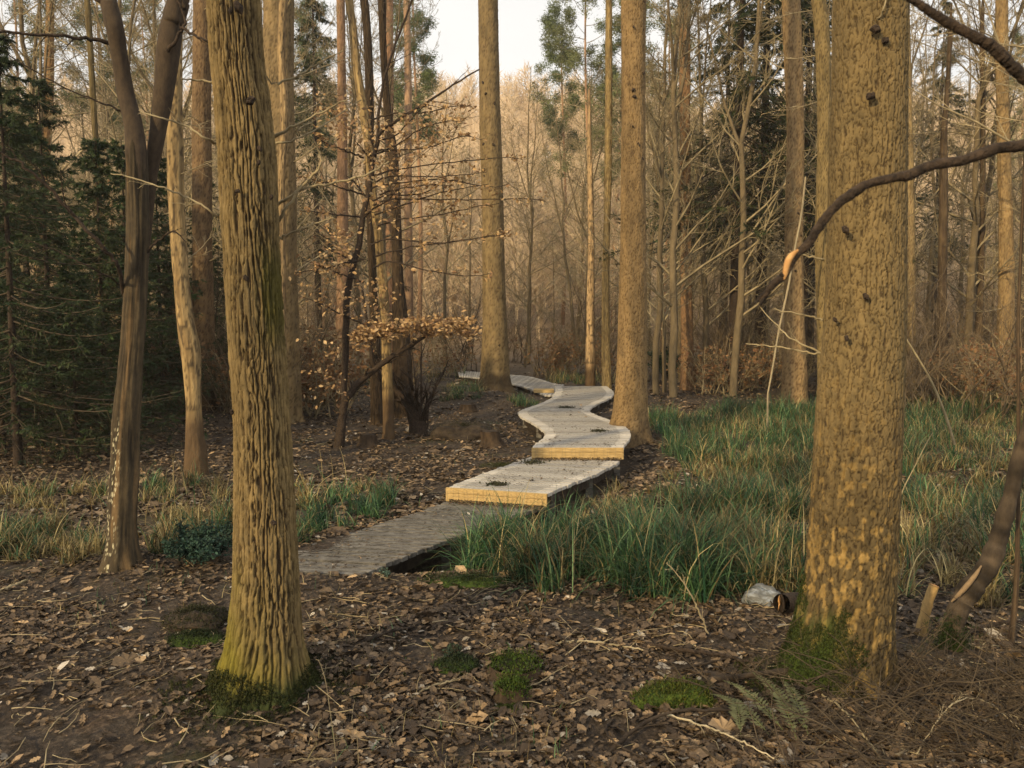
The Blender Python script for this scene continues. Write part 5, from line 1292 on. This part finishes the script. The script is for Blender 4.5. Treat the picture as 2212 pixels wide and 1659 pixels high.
ZONES = [(330, 'behind the young spruces'), (640, 'behind oak and forked beech'), (1030, 'behind the bronze-leaved beech'), (1340, 'between the two boardwalk spruces'), (1700, 'right of the S-bend spruce'), (1980, 'behind the big scaly spruce'), (9999, 'right of the big scaly spruce')]
def zone(x, y):
    px = 1106 + x / y * FPX
    for lim, s in ZONES:
        if px < lim: return s
def place(tmpls, spots, looks, noun, rg):
    used = set()
    for i, (x, y, sc) in enumerate(spots):
        k = i % len(tmpls)
        if len(tmpls) == 4 and k == 3 and y < 25: k = 0
        t = tmpls[k]; zn = zone(x, y); dist = 'nearby' if y < 22 else ('further back' if y < 30 else 'far back')
        lab = f'{looks[k]} {dist} {zn}'; grp = f'{noun} {dist} {zn}, like the {looks[k]}'
        loc = (x, y, float(H(x, y)) - .02)
        if k not in used:
            used.add(k); t.location = loc; t.rotation_euler = (0, 0, rg.uniform(0, 6.28)); t.scale = (sc,) * 3; t['label'] = lab; t['group'] = grp
        else: copy_thing(t, loc, rg.uniform(0, 6.28), sc, lab, grp, (rg.normal() * .03, rg.normal() * .03))
def spread(n_, y0, y1, rg, x0=-.74, x1=.74, avoid=None, s0=.8, s1=1.2):
    out = []
    for k in range(n_):
        f = (k + rg.uniform()) / n_; y = y0 + (y1 - y0) * rg.uniform(); x = (x0 + (x1 - x0) * ((k * .618034 + rg.uniform() * .3) % 1)) * y
        if avoid and avoid(x, y): continue
        out.append((x, y, rg.uniform(s0, s1)))
    return out
rg = np.random.default_rng(99)
def av(x, y):      # keep the bank, the sedge flat and the boardwalk clear
    px = 1106 + x / y * FPX
    return (640 < px < 1400 and y < 25.5) or (1400 <= px < 1800 and y < 18) or (px >= 1800 and y < 13.5) or (px < 640 and y < 13) or (900 < px < 1340 and y < 26)
def avt(x, y):
    px = 1106 + x / y * FPX
    return (900 < px < 1180 and y < 30) or (640 < px < 1400 and y < 21) or (y < 15) or (1400 <= px < 1800 and y < 18)
trees = [tmpl_tree('bare_tree', 11, .085, 1, wob=.13), tmpl_tree('bare_tree', 9, .06, 2, 30, 9, 7, .09, 'bark_twig2', forks=1), tmpl_tree('bare_tree', 13, .10, 3, 28, 10, 6, .12), tmpl_tree('bare_tree', 8, .045, 4, 26, 10, 7, .1, 'bark_twig2', forks=0)]
place(trees, spread(135, 16, 42, rg, avoid=avt), ['forked bare tree', 'low spreading pale bare tree', 'tallest kind of bare tree', 'slim pale bare pole'], 'bare trees', rg)
shr = [tmpl_shrub('bare_shrub', 3.0, 5, material='shrub_twig'), tmpl_shrub('bare_shrub', 2.4, 6, 13, material='bark_twig'), tmpl_shrub('bare_shrub', 3.2, 7, 11, material='shrub_twig')]
place(shr, spread(200, 14, 34, rg, avoid=av, s0=.7, s1=1.3), ['brown twiggy shrub', 'low pale bushy shrub', 'tall loose brown shrub'], 'bare shrubs', rg)
low = [tmpl_shrub('leafy_shrub', 1.6, 8, 12, 8, 6, leafn=520, cols=[(.24, .13, .06), (.18, .095, .05), (.30, .18, .09)])]
sp_ = [(at(px, 780, Y)[0], Y, s) for px, Y, s in [(1560, 19, 1.1), (1600, 20, 1.0), (1520, 21, .9), (1180, 26.5, 1.2), (1230, 27, 1.3), (1300, 26, 1.0), (2120, 16, 1.2), (2190, 15, 1.2), (2060, 18, 1.1), (660, 15.5, 1.3), (700, 14.5, 1.3), (640, 17, 1.5), (980, 26, 1.0), (870, 22, 1.0), (2000, 20, 1.2), (1660, 21, 1.1), (340, 16, 1.2), (520, 15, 1.1), (2150, 21, 1.5), (760, 19, 1.2)]]
place(low, sp_, ['rusty-leaved bush'], 'rusty bushes', rg)

for k_, (x, y, sc) in enumerate([(-7.2, -4.6, 1.), (-12.5, -2.5, .9)]):  # unseen trees, added to throw dappled shade over the foreground
    copy_thing(trees[k_], (x, y, float(H(x, y))), rg.uniform(0, 6), sc, ['forked', 'spreading', 'tallest', 'slim'][k_] + ' bare tree out of view on the near left, added to shade the foreground', 'unseen bare trees added for shade')
# young dark spruces on the left
ys_ = [tmpl_spruce('young_spruce', 5.6, 1.7, 11, nlev=27, per=8, need=20, nl=.045, col=(.034, .052, .022)), tmpl_spruce('young_spruce', 4.4, 1.45, 12, nlev=25, per=8, need=20, nl=.045, col=(.034, .052, .022))]
SPL = [(0, 30, 10.2, 1.0, 'nearest dark young spruce at the left edge of the picture'), (1, 225, 12.2, 1.05, 'dark young spruce directly left of the forked beech'), (0, 110, 13.5, 1.05, 'dark young spruce set back between its two left-edge neighbours'), (1, 350, 15, 1.1, 'shaded young spruce seen between the forked beech and the birch'), (0, -70, 12, 1.1, 'dark young spruce half cut by the left edge'), (1, 160, 10.6, .62, 'smallest dark spruce, low in front of the left group'), (1, 455, 19, 1.15, 'dark spruce glimpsed just left of the oak'), (1, 70, 16, 1.3, 'furthest back of the dark young spruces at the far left'), (0, 280, 13.2, .85, 'dark young spruce standing right behind the forked beech trunk'), (1, 0, 11.4, .7, 'low dark spruce at the left edge under its tall neighbour')]
seen = set()
for k, px, Y, sc, lab in SPL:
    x = at(px, 800, Y)[0]; loc = (x, Y, float(H(x, Y)) - .03)
    if k not in seen:
        seen.add(k); t = ys_[k]; t.location = loc; t.scale = (sc,) * 3; t['label'] = lab; t['group'] = 'young dark spruces on the left'
    else: copy_thing(ys_[k], loc, rg.uniform(0, 6), sc, lab, 'young dark spruces on the left')
# tall drooping spruces in the upper right and behind the oak
ts = tmpl_spruce('tall_spruce', 17, 3.4, 14, nlev=20, per=7, z0=.30, col=(.045, .058, .026), nsub=22, droop=-.7, need=22, nl=.085)
TS = [(1640, 23, 1.0, 'tall drooping spruce right of the slim orange-brown pine'), (1585, 20.5, .92, 'nearest drooping spruce whose dark sprays hang between the slim pine and the pale trunk'), (1730, 21.5, .9, 'drooping spruce with dark sprays between the pale and the olive-brown trunks'), (1745, 27, 1.05, 'grey-green spruce crown behind the pale brown trunk'), (1560, 30, .95, 'thin spruce crown left of the tall drooping one'), (690, 27, .8, 'dark spruce crown behind the oak twigs'), (2010, 34, .9, 'spruce crown high behind the right side of the big spruce')]
for i, (px, Y, sc, lab) in enumerate(TS):
    x = at(px, 800, Y)[0]; loc = (x, Y, float(H(x, Y)) - .03)
    if i == 0: ts.location = loc; ts['label'] = lab; ts['group'] = 'tall drooping spruces'
    else: copy_thing(ts, loc, rg.uniform(0, 6), sc, lab, 'tall drooping spruces')
pn = [tmpl_pine('scots_pine', 19, .38, 2.6, 15, (.15, .165, .07), nb=52), tmpl_pine('scots_pine', 17, .55, 2.1, 16, (.12, .15, .06), nb=40)]
PN = [(0, 1265, 40, 1.0, 'hazy olive scots pine crown left of the S-bend spruce'), (1, 1215, 46, 1.0, 'paler pine crown further left of the hazy olive one'), (1, 905, 37, 1.0, 'small scots pine crown against the sky right of the pink pine trunks'), (0, 1435, 38, .85, 'green scots pine crown between the S-bend spruce and the slim pine'), (0, 60, 34, .9, 'olive pine crown at the top left'), (1, 250, 36, 1.0, 'olive pine crown behind the forked beech stems'), (0, 330, 42, .9, 'pale pine crown between beech fork and birch'), (1, 1330, 44, 1.05, 'pine crown half hidden by the S-bend spruce'), (0, 2190, 42, .8, 'dark pine crown at the right edge under the corner branch'), (1, 700, 40, .95, 'pine crown glimpsed between oak and pink pine trunk')]
seen = set()
for k, px, Y, sc, lab in PN:
    x = at(px, 800, Y)[0]; loc = (x, Y, float(H(x, Y)) - .03)
    if k not in seen:
        seen.add(k); t = pn[k]; t.location = loc; t.scale = (sc,) * 3; t['label'] = lab; t['group'] = 'scots pines at the back'
    else: copy_thing(pn[k], loc, rg.uniform(0, 6), sc, lab, 'scots pines at the back')

# far wood on the hill, one mass
def far_wood(name, n_, y0, y1, nt, seed, hmax, thick, mt):
    rg = np.random.default_rng(seed); y = rg.uniform(y0, y1, n_); x = rg.uniform(-1, 1, n_) * (.85 * y + 6); z = H(x, y); h = hmax * rg.uniform(.6, 1.15, n_)
    mb = MB(); P = np.stack([x, y, z], 1)
    t = np.linspace(0, 1, 4)[None, :, None]; lean = rg.normal(size=(n_, 1, 3)) * [.4, .4, 0]
    L = P[:, None] + t * np.stack([0 * h, 0 * h, h], 1)[:, None] + lean * t ** 2; tubes(mb, L, np.outer(.10 * thick * rg.uniform(.6, 1.3, n_), [1, .7, .45, .1]), 3)
    k = np.repeat(np.arange(n_), nt); m_ = len(k); f = rg.uniform(.15, 1, m_); b = P[k] + np.stack([0 * f, 0 * f, f * h[k]], 1)
    az = rg.uniform(0, 6.28, m_); el = rg.uniform(.2, 1.35, m_); ln = (1.25 - f) * h[k] * .28 * rg.uniform(.5, 1.4, m_)
    d = np.stack([np.cos(az) * np.cos(el), np.sin(az) * np.cos(el), np.sin(el)], 1); b = b + d * ln[:, None] * .4 * rg.uniform(0, 1, (m_, 1)) + rg.normal(size=(m_, 3)) * .2
    sd_ = np.cross(d, [0, 1., 0]); sd_ /= np.linalg.norm(sd_, axis=1, keepdims=True) + 1e-9; sd_ = sd_ * .022 * thick
    mb.add(np.stack([b - sd_, b + sd_, b + d * ln[:, None]], 1).reshape(-1, 3), tris=np.arange(m_ * 3).reshape(-1, 3))
    mb.build(name, M[mt], kind='stuff', smooth=False)
far_wood('far_bare_wood', 620, 40, 70, 420, 1, 9, .8, 'far_wood')
far_wood('hillside_bare_wood', 900, 70, 125, 300, 2, 9, 1.4, 'far_wood')

# ------------------------------------------------------------------ haze
HZ = 0.0009
mb = MB(); box(mb, -300, 300, -30, 140, -40, 48)
hm, hn, hl, hp = nodes_of('haze air'); hn.remove(hp)
pv = hn.new('ShaderNodeVolumePrincipled'); pv.inputs['Color'].default_value = (.97, .95, .92, 1); pv.inputs['Density'].default_value = HZ; pv.inputs['Anisotropy'].default_value = .3
hl.new(pv.outputs[0], hn['Material Output'].inputs['Volume'])
USE_HAZE = True
if USE_HAZE: mb.build('haze', hm, kind='stuff', smooth=False)
